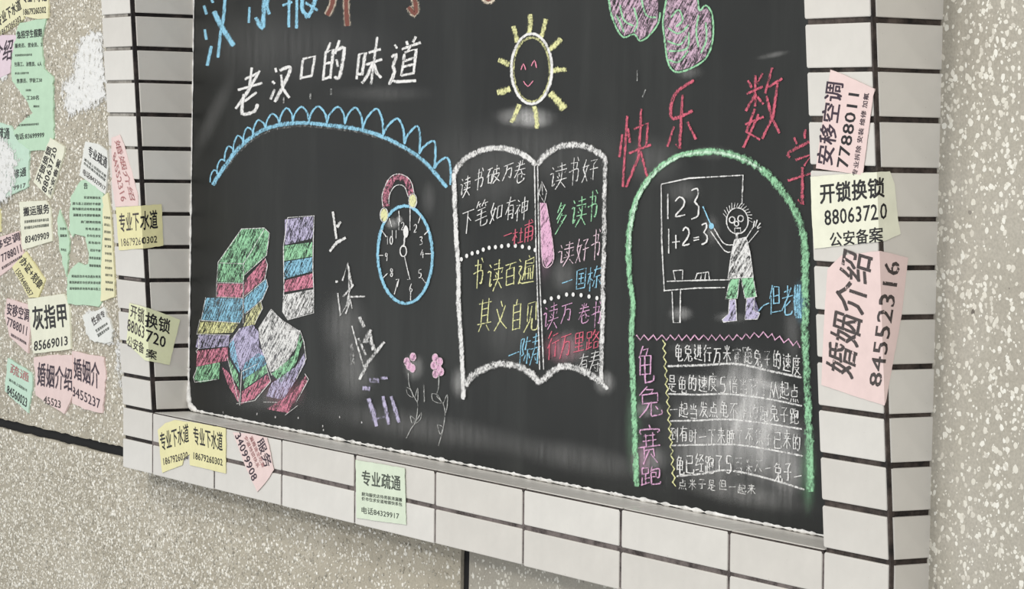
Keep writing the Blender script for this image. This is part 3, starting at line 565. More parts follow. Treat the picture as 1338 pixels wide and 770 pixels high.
# open book
k = Chalk(); z5 = lambda *p: Z(580, 180, 4.53, p); z6 = lambda *p: Z(580, 330, 3.852, p)
k.stroke(z5((62, 230), (100, 158), (180, 95), (270, 66), (370, 64), (450, 88), (520, 130), (552, 165)), 8.5, 'w', .95)
k.stroke(z5((560, 160), (620, 92), (700, 52), (790, 42), (880, 65), (962, 118)), 9, 'w', .85)
k.stroke(z5((66, 210), (72, 400), (80, 600), (92, 760))+z6((80, 250), (92, 450), (104, 690), (100, 740)), 6.5, 'w', 1.1)
k.stroke(z5((962, 110), (958, 300), (956, 500), (954, 700))+z6((805, 120), (805, 300), (800, 480), (800, 640), (830, 690)), 6.5, 'w', .85)
k.stroke(z6((110, 670), (170, 605), (280, 562), (370, 572), (440, 605), (490, 650), (560, 592), (620, 572), (720, 602), (795, 655)), 10, 'w', .85)
k.stroke(z5((543, 165), (550, 560), (556, 770))+z6((488, 590), ), 1.8, 'w', 1.05); k.stroke(z5((562, 165), (568, 560), (572, 770))+z6((508, 590), ), 1.8, 'w', .95)
k.build('chalk_book_outline', 'large open book outlined in thick white chalk')
for cs, bs, col, w in (('读书破万卷', ((602, 617, 230, 259), (621, 634, 220, 249), (637, 656, 216, 241), (658, 673, 212, 236), (673, 689, 209, 240)), 'w', 1.7), ('下笔如有神', ((604, 621, 273, 305), (622, 640, 261, 296), (642, 659, 262, 291), (662, 675, 257, 289), (675, 692, 257, 289)), 'w', 1.7)):
    chars(cs, bs, w, col, 1.05, .08, -.3)
def write(cs, bs, col, w, label, slope=-.25, d=1.):
    chars(cs, bs, w, col, d, .06, slope)
write('一杜甫', ((659, 671, 300, 313), (671, 686, 297, 320), (685, 700, 287, 318)), 'r', 1.7, 'small red signature on the left page', d=1.25)
write('书读百遍其义自见', ((619, 634, 338, 377), (638, 658, 340, 381), (659, 675, 341, 374), (676, 699, 334, 374), (624, 643, 390, 435), (646, 664, 393, 433), (668, 683, 390, 433), (684, 705, 391, 435)), 'y', 2.1, 'two lines of yellow handwriting on the left page')
write('一陈寿', ((664, 679, 455, 470), (679, 694, 440, 479), (693, 707, 435, 479)), 'b', 2.0, 'blue signature on the left page')
write('读书好', ((718, 742, 213, 249), (743, 758, 205, 243), (760, 782, 205, 238)), 'w', 1.7, 'white handwriting on the first line of the right page')
write('多读书', ((726, 742, 264, 305), (746, 768, 256, 298), (768, 782, 249, 291)), 'g', 2.2, 'green handwriting on the right page')
write('读好书', ((729, 752, 316, 349), (753, 770, 309, 344), (772, 786, 299, 340)), 'pw', 1.7, 'pinkish white handwriting on the right page')
write('一国栋', ((734, 749, 361, 375), (753, 767, 350, 378), (768, 786, 347, 380)), 'b', 2.0, 'blue signature on the right page')
write('读万卷书', ((710, 731, 396, 432), (733, 749, 394, 423), (756, 772, 396, 424), (772, 787, 394, 428)), 'lp', 1.7, 'lavender handwriting low on the right page')
write('行万里路', ((716, 731, 430, 470), (732, 748, 434, 469), (750, 765, 432, 461), (766, 785, 430, 458)), 'r', 2.0, 'smudged red handwriting low on the right page', d=1.15)
write('刘寿' if '刘' in HW else '有寿', ((757, 770, 462, 487), (770, 786, 458, 488)), 'w', 1.4, 'tiny white signature at the bottom of the right page')
k = Chalk()
for pts in (z5((108, 720), (140, 700), (172, 685), (205, 678), (238, 663), (273, 652), (310, 648), (347, 643), (387, 638), (428, 640), (470, 645), (510, 652), (545, 665)), z6((512, 248), (545, 232), (582, 225), (622, 212), (655, 212), (695, 215), (735, 222), (775, 230))):
    for x, y in pts: k = Chalk(); k.blob(x, y, 2.1, 2.9, 'w', 1.3, 8); k.build('chalk_dot')
k = Chalk(); k.fill(z5((575, 385), (610, 388), (645, 570), (655, 720), (610, 770), (585, 700)), 'pk', .7); k.stroke(z5((585, 258), (568, 330), (600, 385), (614, 320), (585, 258)), 1.3, 'w', 1, smooth=False); k.stroke(z5((575, 385), (585, 700), (610, 770), (655, 720), (640, 560), (610, 388)), 1.3, 'pw', 1); k.stroke(z5((585, 265), (590, 340)), 2, 'w', .8)
k.build('chalk_pen', 'pink chalk pen along the spine of the book')
# green arch with teacher
k = Chalk(); z7 = lambda *p: Z(800, 180, 2.961, p); z8 = lambda *p: Z(800, 420, 2.962, p)
arch = z7((78, 760), (84, 640), (72, 560), (66, 430), (76, 320), (102, 230), (150, 152), (212, 97), (290, 62), (400, 54), (500, 77), (580, 122), (650, 192), (710, 282), (740, 372), (750, 450), (750, 700))
k.stroke(z8((98, 640), (90, 400), (82, 200))+arch[:10], 8.5, 'g', .95); k.stroke(arch[8:]+z8((752, 100), (760, 300), (768, 500), (772, 660)), 11, 'g', .82)
k.stroke([(x+1, y+1) for x, y in arch[3:12]], 4.5, (205, 232, 208), .85)
k.build('chalk_arch', 'green chalk arch around the lesson drawing')
k = Chalk()
for p in (((205, 595), (195, 400), (193, 182)), ((193, 180), (300, 157), (420, 150), (512, 145)), ((510, 145), (508, 200), (505, 258)), ((215, 556), (340, 552), (460, 550)), ((205, 592), (330, 582), (440, 580)), ((235, 596), (240, 716), (266, 716), (268, 590)), ((247, 550), (240, 515), (277, 512), (275, 549)), ((325, 548), (332, 526), (376, 520), (380, 548)), ((345, 548), (350, 528)), ((362, 548), (366, 524))): k.stroke(z7(*p), 2.2, 'w', 1, smooth=False)
for c, x0, x1, y0, y1 in (('1', 212, 226, 212, 318), ('2', 235, 298, 222, 308), ('3', 300, 350, 185, 322), ('1', 215, 230, 348, 452), ('+', 232, 268, 370, 435), ('2', 268, 312, 340, 420), ('=', 316, 342, 372, 410), ('3', 342, 380, 325, 418)):
    (a, b), (c2, d2) = z7((x0, y0), (x1, y1)); hw(k, c, a, c2, b, d2, 2.5, 'w', 1.1, jit=1)
k.build('chalk_lesson_board', 'white chalk drawing of a board with sums')
k = Chalk()
cx, cy = z7((488, 322))[0]; k.ellipse(cx, cy, 14.2, 17, 1.8, 'w', 1.1)
for i in range(15):
    a = math.radians(195+i*11.5); L = 6+2*random.random(); k.stroke([(cx+14.5*math.cos(a), cy+17*math.sin(a)), (cx+(14.5+L*.8)*math.cos(a+.15), cy+(17+L)*math.sin(a+.15))], 1.4, 'w', 1)
for x, y, r in ((468, 318, 3.6), (501, 313, 3.6), (485, 333, 2.8)): X, Y = z7((x, y))[0]; k.ellipse(X, Y, r, r*1.1, 2, 'w', 1)
k.stroke(z7((478, 350), (500, 350), (502, 368), (478, 370), (478, 350)), 2, 'w', 1, smooth=False); k.stroke(z7((485, 372), (487, 398)), 6, 'w', .8)
k.fill(z7((475, 398), (522, 386), (536, 440), (548, 542), (455, 542), (465, 450)), 'w', .52); k.stroke(z7((478, 395), (465, 450), (452, 545), (550, 540), (536, 440), (522, 385), (478, 395)), 1.6, 'w', 1, smooth=False)
k.stroke(z7((475, 415), (435, 408), (395, 345)), 1.8, 'w', 1); k.stroke(z7((470, 440), (440, 438), (385, 362)), 1.8, 'w', 1); k.stroke(z7((522, 390), (548, 348)), 1.8, 'w', 1); k.stroke(z7((530, 408), (570, 360)), 1.8, 'w', 1)
for a, b in (((550, 348), (555, 322)), ((558, 345), (565, 318)), ((565, 348), (578, 330)), ((566, 352), (580, 345))): k.stroke(z7(a, b), 2.2, 'w', 1)
k.fill(z7((460, 548), (496, 546), (488, 622), (443, 625)), 'g', .6); k.fill(z7((505, 545), (550, 541), (562, 615), (518, 620)), 'g', .6)
k.stroke(z7((460, 548), (443, 625), (488, 622), (497, 548)), 1.4, 'w', .8, smooth=False); k.stroke(z7((503, 545), (518, 622), (563, 615), (550, 541)), 1.4, 'w', .8, smooth=False)
for p in (((458, 628), (482, 626), (486, 708), (435, 714), (430, 705), (455, 680)), ((525, 622), (555, 618), (552, 668), (575, 680), (566, 702), (518, 704))): k.fill(z7(*p), 'l', .75); k.stroke(z7(*p, p[0]), 1.5, 'w', 1, smooth=False)
k.stroke(z7((355, 266), (385, 335)), 2.6, 'b', 1.1); k.blob(*z7((388, 342))[0], 3.4, 4, 'b', 1)
k.build('chalk_teacher', 'white chalk figure with green shorts pointing at the sums')
k = Chalk(); k.stroke(z7((570, 672), (590, 650), (612, 640)), 2, 'b', 1)
hw(k, '但', 1006, 1022, 371, 411, 2.2, 'b', 1); hw(k, '老', 1022, 1039, 372, 414, 2.2, 'b', 1)
for x in (1041, 1044, 1047): k.stroke([(x, 372), (x-1, 395), (x+1, 416)], 3.4, 'b', .85)
k.build('chalk_writing', 'blue signature beside the chalk figure')
# tortoise and hare text block
k = Chalk(); zz = []
x = 98; i = 0
while x < 735:
    base = 62-max(0, min(1, (x-480)/100))*12 + max(0, (x-600)/135)*42; zz.append((x, base+(11 if i % 2 else -9))); x += 15+random.uniform(-3, 5); i += 1
k.stroke(z8(*zz), 2.6, 'pk', 1, smooth=False); k.build('chalk_zigzag', 'pink zigzag chalk line')
chars('龟兔赛跑', ((833, 856, 452, 502), (834, 867, 505, 547), (835, 865, 554, 607), (838, 865, 609, 635)), 2.5, 'lp', 1., 0, -.1, 'pink chalk character')
k = Chalk(); pts = []
for i in range(34): pts.append((869+14*(i/33)**1.1+(1.8 if i % 2 else -1.8), 444+192*i/33))
k.stroke(pts, 2.2, 'y', 1.0, smooth=False); k.build('chalk_wavy_line', 'yellow wavy chalk line')
lines = [('龟兔进行万米赛跑兔子的速度', 245, 735, 92, 160, 128, 212, 1.7), ('是龟的速度5倍当它了从起点', 215, 730, 205, 275, 242, 318, 1.6), ('一起当发点龟不倍的跑兔子跑', 222, 730, 312, 376, 335, 402, 1.5), ('到有时一下来睡了不兔子已来的', 228, 738, 408, 472, 432, 508, 1.4), ('龟已经跑了5百米不一兔子一', 250, 745, 515, 592, 560, 640, 1.8), ('点米子是但一起来', 262, 560, 612, 655, 640, 680, .7)]
for s, x0, x1, ya, yb, yc, yd, w in lines:
    n = len(s)
    for i, c in enumerate(s):
        t = i/n; tt = (i+.86)/n; e = max(0, (t-.35)/.65)**1.2
        a, b = z8((x0+t*(x1-x0), ya+(yc-ya)*e))[0], z8((x0+tt*(x1-x0), yb+(yd-yb)*e))[0]
        j = random.uniform(-2, 2); dd = .95 if not (.45 < t < .72) else random.uniform(.35, .8)
        if w < 1: dd = .75
        k = Chalk(); hw(k, c, a[0], b[0], a[1]+j, b[1]+j, max(w, 1.3)+.25, 'w', dd+.1, slope=.1); k.build('chalk_character', None)
for p, w in ((((215, 174), (350, 170), (480, 165), (600, 190), (735, 218)), 3.6), (((215, 281), (330, 284), (450, 282), (600, 300), (735, 328)), 3), (((225, 386), (330, 384), (450, 380), (600, 396), (735, 418)), 3), (((230, 481), (360, 478), (480, 478), (600, 495), (740, 522)), 3), (((250, 600), (350, 590), (450, 577), (600, 608), (745, 652)), 3.2)):
    k = Chalk(); k.stroke(z8(*p), w, 'w', .9); k.build('chalk_ruled_line')
# dust and wiping marks
k = Chalk(); k.low = True; layer[0] = 0
for a in ((686, 153, 46, 17, .55), (700, 160, 26, 10, .3), (500, 122, 80, 14, .07), (280, 150, 14, 80, .08, 25), (450, 425, 38, 55, .16), (462, 485, 36, 50, .2), (560, 260, 12, 30, .1), (541, 480, 17, 22, .35), (512, 292, 13, 9, .4), (522, 287, 6, 6, .6), (745, 455, 34, 30, .22), (600, 500, 14, 26, .35), (790, 500, 18, 20, .4), (735, 360, 20, 30, .14),
          (960, 560, 105, 92, .42), (985, 535, 58, 80, .5), (1010, 590, 60, 60, .4), (925, 600, 60, 40, .3), (975, 490, 50, 40, .35), (930, 500, 60, 10, .4, 6), (930, 540, 60, 10, .35, 6), (1010, 505, 40, 9, .5, 14), (1015, 560, 40, 9, .5, 14), (930, 575, 60, 12, .3, 4), (850, 600, 28, 26, .3), (845, 535, 26, 14, .3), (905, 455, 40, 10, .12), (965, 548, 9, 75, .7, 18), (985, 520, 8, 60, .6, 15), (1000, 560, 10, 62, .6, 12), (945, 520, 8, 50, .4, 20), (1030, 620, 30, 40, .4), (930, 200, 34, 12, .1), (1010, 72, 26, 5, .2, -12), (900, 94, 22, 12, .16), (850, 210, 50, 40, .1), (893, 250, 30, 22, .12),
          (890, 410, 20, 12, .35), (955, 415, 26, 10, .25), (930, 300, 14, 24, .2), (690, 200, 170, 60, .07), (360, 60, 200, 60, .06), (560, 560, 200, 26, .12, 10), (760, 600, 120, 26, .12, 11), (350, 520, 60, 22, .12), (970, 645, 110, 22, .22, 11), (640, 240, 60, 50, .07), (660, 420, 50, 70, .07), (1035, 430, 14, 60, .12)):
    smudge(k, *a[:5], rot=(a[5] if len(a) > 5 else 0))
smudge(k, 735, 455, 34, 24, .4, 'p'); smudge(k, 712, 320, 14, 60, .18, 'pk'); smudge(k, 335, 470, 60, 50, .16, 'l'); smudge(k, 1046, 395, 10, 34, .6, 'b'); smudge(k, 838, 600, 18, 30, .3, 'pk')
smudge(k, 300, 400, 40, 50, .12, 'w'); smudge(k, 372, 512, 32, 26, .3, 'p'); smudge(k, 828, 560, 14, 80, .25, 'g'); smudge(k, 1056, 620, 14, 60, .4, 'g')
k.build('chalk_smears', 'soft smears of wiped chalk dust', 'dust')

# ------------------------------------------------------------------ printed stickers
_txt = {}
def text2d(s, bold):
    if (s, bold) in _txt: return _txt[(s, bold)]
    cu = bpy.data.curves.new('t', 'FONT'); cu.body = s;  cu.resolution_u = 2; cu.space_character = 1.04
    o = bpy.data.objects.new('t', cu); COL.objects.link(o); dg = bpy.context.evaluated_depsgraph_get()
    me = bpy.data.meshes.new_from_object(o.evaluated_get(dg)); co = [(v.co.x, v.co.y) for v in me.vertices]; fs = [tuple(p.vertices) for p in me.polygons]
    bpy.data.objects.remove(o); bpy.data.curves.remove(cu); bpy.data.meshes.remove(me)
    xs = [c[0] for c in co] or [0, 1]; ys = [c[1] for c in co] or [0, 1]; x0, x1, y0, y1 = min(xs), max(xs), min(ys), max(ys)
    if bold > .005:   # heavier type: the same glyphs struck four times, slightly apart
        n0, c1, f1 = len(co), list(co), list(fs); co, fs = [], []
        for q, (dx, dy) in enumerate(((0, 0), (1, 0), (0, 1), (1, 1))): co += [(x+dx*bold*1.5, y+dy*bold*1.1) for x, y in c1]; fs += [tuple(i+q*n0 for i in f) for f in f1]
        x1 += bold*1.5; y1 += bold*1.1
    co = [((x-x0)/(x1-x0), 1-(y-y0)/(y1-y0)) for x, y in co]; _txt[(s, bold)] = (co, fs); return _txt[(s, bold)]
def corner_lines(sf):
    out = []
    if sf is on_left: ps = [V((0, fy(0), 0)), V((0, fy(.6), .6))]
    elif sf is on_right: ps = [V((XR+RW, fy(0), 0)), V((XR+RW, fy(.6), .6))]
    else: return out
    a, b = proj(ps[0]), proj(ps[1]); d = V((b[0]-a[0], b[1]-a[1])); out.append(((a[0], a[1], 0), (d.y, -d.x, 0))); return out
PC = dict(yel=(224, 217, 166), yel2=(226, 221, 182), grn=(184, 212, 184), pgrn=(208, 218, 196), pink=(224, 200, 195), crm=(226, 225, 204), wht=(222, 222, 216), lil=(222, 202, 210), mint=(190, 216, 196), crm2=(220, 222, 184))
stk = [0]
def jag(poly, amp, step):
    out = []
    for i, a in enumerate(poly):
        b = poly[(i+1) % len(poly)]; a, b = V(a), V(b); L = (b-a).length; n = max(1, int(L/step)); d = (b-a).normalized() if L else V((1, 0))
        for q in range(n):
            s = random.uniform(-amp, amp) if (q or amp > 1) else 0; p = a.lerp(b, q/n); out.append((p.x-d.y*s, p.y+d.x*s))
    return out
def sticker(label, poly, col, sf, texts, group=None, torn=.35, lift=None):
    group = 'paper stickers on the pebbled wall' if sf is on_wall else 'paper stickers on the tiled frame'
    # poly and text quads in photo coordinates; sf casts them on the surface the paper is stuck to
    wallp = sf is on_wall; e0 = (.0019 if wallp else .0006) if lift is None else lift; stk[0] += 1; e0 += (stk[0] % 7)*.00012
    lines_ = corner_lines(sf); pl = jag(poly, torn, 5 if torn < 1 else 3.2); vs, fs = cut_poly(pl, 7, lines_); n = len(vs); V3 = []
    nz = lambda u, v: (noise.noise(V((u*.09, v*.09, stk[0])))*.5+.5)*(.0012 if wallp else .0003)
    def at(u, v, e):
        p, nn = sf(u, v)
        if lines_:
            xc = 0 if sf is on_left else XR+RW; p2, n2 = on_front(u, v)
            if abs(p2.x-xc) < 2e-4: return p2+n2*e+NX*e
        return p+nn*e
    top = [at(u, v, e0+nz(u, v)) for u, v in vs]
    from collections import Counter
    ec = Counter(); od = {}
    for f in fs:
        for a, b in zip(f, f[1:]+f[:1]): kk = (min(a, b), max(a, b)); ec[kk] += 1; od[kk] = (a, b)
    allv = list(top); low = {}
    for kk, c in ec.items():
        if c == 1:
            a, b = od[kk]
            for q in (a, b):
                if q not in low: low[q] = len(allv); allv.append(at(vs[q][0], vs[q][1], e0+nz(*vs[q])-.0005 if not wallp else .0002))
            fs = fs+[(b, a, low[a], low[b])]
    c0 = sum(top, V())/n
    me = mesh([v-c0 for v in allv], fs)
    a = me.color_attributes.new('chalk', 'FLOAT_COLOR', 'POINT'); a.data.foreach_set('color', np.array([srgb(PC[col])]*len(allv), np.float32).ravel())
    o = link('paper_sticker', me, None, M['paper']); o.location = c0
    tag(o, label, 'sticker', group)
    byink = {}
    for t in texts:
        s, q = t[0], t[1]; ink = t[2] if len(t) > 2 else 'ink'; bold = t[3] if len(t) > 3 else .018
        if len(q) == 3: # (x0,y0),(x1,y1),h : thin straight line of text
            (x0, y0), (x1, y1), h = q; q = ((x0, y0-h/2), (x1, y1-h/2), (x1, y1+h/2), (x0, y0+h/2))
        co, tf = text2d(s, bold); A, B, Cc, D = [V(p) for p in q]
        bm = bmesh.new(); bv = []
        for x, y in co: p = A.lerp(B, x).lerp(D.lerp(Cc, x), y); bv.append(bm.verts.new((p.x, p.y, 0)))
        for f in tf:
            try: bm.faces.new([bv[i] for i in f])
            except ValueError: pass
        if lines_:
            for cc, no in lines_: bmesh.ops.bisect_plane(bm, geom=bm.verts[:]+bm.edges[:]+bm.faces[:], plane_co=cc, plane_no=no, dist=1e-5)
        bm.verts.index_update(); L = byink.setdefault((ink, len(byink)), ([], [])); b = len(L[0])
        L[0].extend(at(v.co.x, v.co.y, e0+nz(v.co.x, v.co.y)+(.00035 if wallp else .00018))-c0 for v in bm.verts); L[1].extend(tuple(b+v.index for v in f.verts) for f in bm.faces); bm.free()
    for (ink, _), (tv, tf) in byink.items():
        t = link('printed_text', mesh(tv, tf), o, M[ink])
    return o
def ln(a, b, h): return (a, b, h)
AD = '专业下水道'; NUM = '18679260302'
small = lambda n, s=0: ''.join('安装维修疏通管道清洗厨房马桶地漏阴沟改造换锁搬家服务上门快速价优电话联系全市店员招聘包吃住待遇好经验要求男女不限年龄'[(i*7+s*5) % 58] for i in range(n))
# --- on the pebbled wall, left
sticker('cream torn sticker with two purple characters at the left picture edge', [(-30, 42), (10, 46), (24, 46), (17, 72), (15, 95), (0, 103), (-30, 105)], 'lil', on_wall, [('介绍', ((-6, 56), (20, 50), (17, 78), (-8, 84)), 'inkpurple')], torn=.8)
sticker('long torn green recruitment notice at the upper left, with many text lines', [(28, 30), (62, 24), (60, 35), (56, 52), (60, 90), (66, 96), (71, 100), (72, 180), (66, 196), (30, 198), (18, 188), (19, 172), (32, 158), (45, 148), (36, 130), (18, 106), (17, 70), (24, 40)], 'grn', on_wall,
    [('急招学生假期', ((24, 41), (57, 37), (57.5, 48), (24.5, 51)), 'ink', .03), ('服务员、营业员、3', ln((22, 60), (57, 58), 6)), (small(10), ln((22, 72.5), (44, 71.5), 3), 'inkgrey'), ('包装工、油管员、6人', ln((21, 84), (57, 83.5), 6)), (small(9, 1), ln((22, 96), (40, 95.5), 3), 'inkgrey'), ('售票员、学徒工50', ln((24, 106), (57, 104.5), 6)), (small(5), ln((36, 118), (43, 118), 3), 'inkgrey'),
     ('工20名', ln((37, 128), (53, 127.5), 6)), (small(5, 3), ln((46, 139), (54, 139), 3), 'inkgrey'), ('员 3', ln((36, 152), (41, 152), 4)), (small(12, 4), ln((26, 164), (53, 162), 3), 'inkgrey'), ('电话:83699999', ln((22, 179), (60, 176), 8))], torn=.9)
sticker('yellow drain sticker tilted upwards in the top left corner', [(-30, 8), (0, -14), (31, -14), (33, 25), (0, 48), (-30, 60)], 'yel2', on_wall, [(AD, ((-3, 20), (28, -2), (31, 12), (0, 36)), 'ink', .025), (NUM, ((2, 40), (29, 20), (30.5, 27), (3, 47)), 'inkworn')])
sticker('yellow drain sticker at the top edge, right of the tilted one', [(31, -30), (66, -30), (65, 24), (52, 25), (33, 21)], 'yel2', on_wall, [(AD, ((32, -14), (63, -17), (63.5, 2), (32.5, 4)), 'ink', .025), (NUM, ((33, 12), (62.5, 8.5), (63, 17), (33, 20)), 'ink')])
sticker('green plumbing sticker half hidden under white paint', [(-20, 160), (0, 160), (16, 164), (27, 186), (41, 196), (39, 244), (23, 252), (0, 262)], 'mint', on_wall, [('疏通', ((0, 166), (15, 167), (15, 182), (0, 182)), 'ink'), ('修通', ((20, 222), (37, 218), (37, 230), (20, 234)), 'ink'), ('9917', ((20, 243), (36, 239), (36, 245), (20, 249)), 'inkworn')], torn=.8)
sticker('pale yellow locksmith sticker tilted steeply upwards on the pebbled wall', [(68, 180), (87, 192), (85, 205), (68, 260), (46, 238)], 'crm', on_wall, [('开锁换锁', ((49, 235), (65, 190), (71, 194), (56, 241)), 'ink', .025), ('88063720', ((57, 248), (72, 192), (77.5, 194), (63, 253)), 'ink'), ('公安备案', ((65, 252), (78, 207), (83, 210), (69, 257)), 'ink', .02)])
sticker('white rectangular moving service sticker above the pink one at the left edge', [(27, 264), (62, 262), (68, 273), (70, 315), (31, 327)], 'crm', on_wall, [('搬运服务', ((32, 271), (66, 266), (67, 279), (33, 283)), 'ink', .025), (small(12), ln((34, 290), (66, 287), 4), 'inkgrey'), (small(12, 2), ln((34, 298), (66, 294), 4), 'inkgrey'), ('83409909', ((35, 309), (66, 303), (66.5, 312), (35, 318)))])
sticker('sliver of yellow paper at the left picture edge', [(-20, 275), (2, 273), (3, 303), (-20, 306)], 'yel', on_wall, [])
sticker('pink air conditioning sticker sloping up, cut by the left picture edge', [(-24, 318), (26, 302), (34, 337), (3, 360), (-24, 372)], 'pink', on_wall, [('安移空调', ((-16, 321), (27, 303), (29, 314), (-14, 333)), 'inkpurple', .025), ('7788011', ((3, 333), (29, 319), (31, 329), (5, 343)), 'inkpurple'), (small(11, 2), ((4, 349), (31, 333), (32, 336), (5, 353)), 'inkpurple')])
sticker('yellow seal carving sticker sloping steeply down', [(18, 349), (36, 329), (61, 366), (52, 389), (40, 389)], 'yel', on_wall, [('办证+刻章', ((35, 334), (60, 370), (53, 379), (27, 343)), 'ink', .025), ('15076480057', ((27, 350), (46, 384), (41, 388), (22, 355)), 'inkworn')])
sticker('pink air conditioning sticker sloping down beside the grey nail sticker', [(11, 390), (39, 398), (43, 412), (39, 462), (15, 440), (8, 412)], 'pink', on_wall, [('安移空调', ((12, 395), (41, 404), (40, 421), (11, 411)), 'inkpurple', .025), ('7788011', ((12, 414), (38, 427), (37, 439), (11, 425)), 'inkpurple'), (small(9, 3), ln((17, 437), (37, 449), 4), 'inkpurple')])
sticker('large cream nail sticker with bold black characters', [(38, 391), (86, 384), (93, 402), (95, 456), (84, 458), (46, 462)], 'crm', on_wall, [('灰指甲', ((44, 401), (88, 395), (91, 427), (46, 432)), 'ink', .03), ('85669013', ((47, 446), (91, 439), (91, 451), (47, 459)))])
sticker('torn pink marriage sticker, left one of the pair below the nail sticker', [(47, 467), (72, 464), (97, 464), (98, 515), (86, 541), (66, 528), (49, 516)], 'pink', on_wall, [('婚姻介绍', ((52, 473), (97, 481), (97, 512), (51, 504)), 'inkpurple', .02), ('45523', ((60, 517), (82, 524), (82, 534), (60, 527)), 'inkworn')], torn=.8)
sticker('torn pink marriage sticker, right one of the pair below the nail sticker', [(96, 459), (138, 467), (140, 490), (136, 540), (112, 535), (96, 527)], 'pink', on_wall, [('婚姻介', ((98, 467), (132, 474), (132, 509), (99, 495)), 'inkpurple', .02), ('8455237', ((96, 504), (133, 522), (133, 535), (96, 517)), 'inkpurple', .01)], torn=.8)
sticker('light green sticker sloping down in the lowest left corner', [(12, 468), (43, 487), (44, 505), (39, 540), (8, 511)], 'mint', on_wall, [(small(8, 1), ln((14, 496), (38, 511), 4), 'inkgrey'), ('84560023', ((12, 503), (38, 521), (37, 533), (11, 514))), ('疏通', ((16, 474), (40, 488), (40, 500), (15, 488)), 'inkred')], torn=.7)
sticker('tall torn green notice left of the yellow strip', [(95, 256), (108, 236), (117, 234), (128, 245), (137, 253), (136, 300), (135, 360), (134, 396), (131, 401), (90, 397), (90, 362), (94, 352), (105, 343), (117, 350), (118, 330), (111, 300), (103, 296), (97, 310), (92, 300)], 'grn', on_wall,
    [('告', ((112, 239), (117, 239), (117, 247), (112, 247)))]+[(small(n_, i), ln((xa, y), (134, y+.8), 3.6), 'inkgrey') for i, (y, xa, n_) in enumerate(((258, 112, 6), (266, 97, 10), (273, 97, 10), (281, 98, 10), (290, 108, 7), (299, 114, 5), (308, 116, 5), (317, 118, 4), (327, 120, 4), (337, 119, 5), (347, 119, 5), (361, 96, 11), (369, 93, 12), (377, 93, 12)))], torn=.9)
sticker('torn green scrap with small print, left of the tall green notice', [(80, 274), (90, 302), (93, 316), (90, 345), (89, 362), (84, 345), (79, 315), (77, 290)], 'grn', on_wall, [(small(3), ln((81, 299), (89, 299), 3.6), 'inkgrey'), (small(3, 3), ln((81, 308), (90, 308), 3.6), 'inkgrey'), (small(3, 5), ln((82, 326), (89, 327), 3.6), 'inkgrey')], torn=.9)
sticker('narrow yellow notice strip beside the tiled upright', [(136, 258), (143, 252), (147, 282), (152, 358), (152, 388), (134, 394), (135, 340), (137, 300)], 'yel2', on_wall, [(small(4, i), ln((138.5+i*.2, 284+i*9.4), (146.5+i*.4, 285+i*9.4), 3.4), 'inkgrey') for i in range(11)])
sticker('white plumbing sticker sloping down on top of the tall green notice', [(114, 185), (130, 188), (142, 197), (144, 219), (140, 254), (106, 229)], 'wht', on_wall, [('专业疏通', ((119, 190), (143, 206), (142, 221), (117, 203)), 'ink', .02), (small(9, 1), ((113, 206), (142, 229), (141, 233), (112.5, 209.5)), 'inkgrey'), (small(9, 5), ((112.5, 211), (141, 234), (140.5, 238), (112, 214.5)), 'inkgrey'), ('电话84329917', ((112, 220), (141, 243), (140, 250), (110.5, 228)), 'inkworn')])
sticker('small torn white sticker between the cream nail sticker and the tiles', [(112, 412), (122, 408), (138, 401), (150, 432), (148, 446), (136, 449), (120, 444), (112, 425)], 'wht', on_wall, [('性病专', ((121, 416), (138, 405), (141, 413), (125, 427)), 'inkworn'), (small(6), ((127, 431), (143, 421), (144, 424), (129, 435)), 'inkgrey'), (small(6, 3), ((129, 437), (145, 427), (146, 430), (131, 441)), 'inkgrey')], torn=1.3)
# --- on the tiles
sticker('faded pink sticker high on the left tiled upright', [(146, 180), (157, 176), (163, 190), (172, 222), (181, 256), (181, 269), (151, 270), (147, 240)], 'pink', on_left, [('婚姻介绍', ((157, 182), (178, 262), (171, 262), (150, 184)), 'inkred'), ('84552316', ((151, 196), (166, 262), (159, 264), (148, 206)), 'inkred')])
sticker('yellow drain sticker folded round the corner of the left upright', [(152, 271), (211, 267), (213, 321), (187, 325), (156, 327)], 'yel', on_left, [('专业下', ((156, 279), (182, 276), (183, 301), (157, 304)), 'inkworn', .02), ('水道', ((184, 276), (205, 274), (206, 299), (184, 301)), 'ink', .03), ('1867926', ((159, 312), (185, 310), (185, 320), (160, 322)), 'inkworn', .005), ('0302', ((186, 310), (205, 308), (205, 317), (186, 319)))])
sticker('cream locksmith sticker wrapped round the left upright', [(170, 396), (195, 403), (235, 418), (221, 477), (190, 471), (166, 448)], 'crm2', on_left, [('开锁', ((172, 397), (190, 404), (189, 425), (171, 414)), 'inkworn', .02), ('换锁', ((191, 407), (223, 418), (221, 437), (190, 427)), 'ink', .025), ('88063', ((168, 416), (190, 427), (189, 443), (167, 432)), 'inkworn'), ('720', ((192, 430), (217, 441), (215, 455), (191, 446))), ('公安备', ((168, 438), (189, 448), (189, 463), (167, 453)), 'inkworn', .02), ('案', ((192, 455), (205, 459), (204, 471), (191, 467)), 'ink', .02)])
sticker('left yellow drain sticker of the overlapping pair on the lower tile rows', [(207, 562), (217, 553), (229, 549), (252, 552), (254, 590), (241, 599), (239, 608), (213, 618)], 'yel', on_front, [(AD, ((209, 566), (247, 553), (248, 578), (212, 590)), 'ink', .02), ('1867926030', ((214, 599), (246, 590), (247, 600), (215, 608)), 'inkworn')])
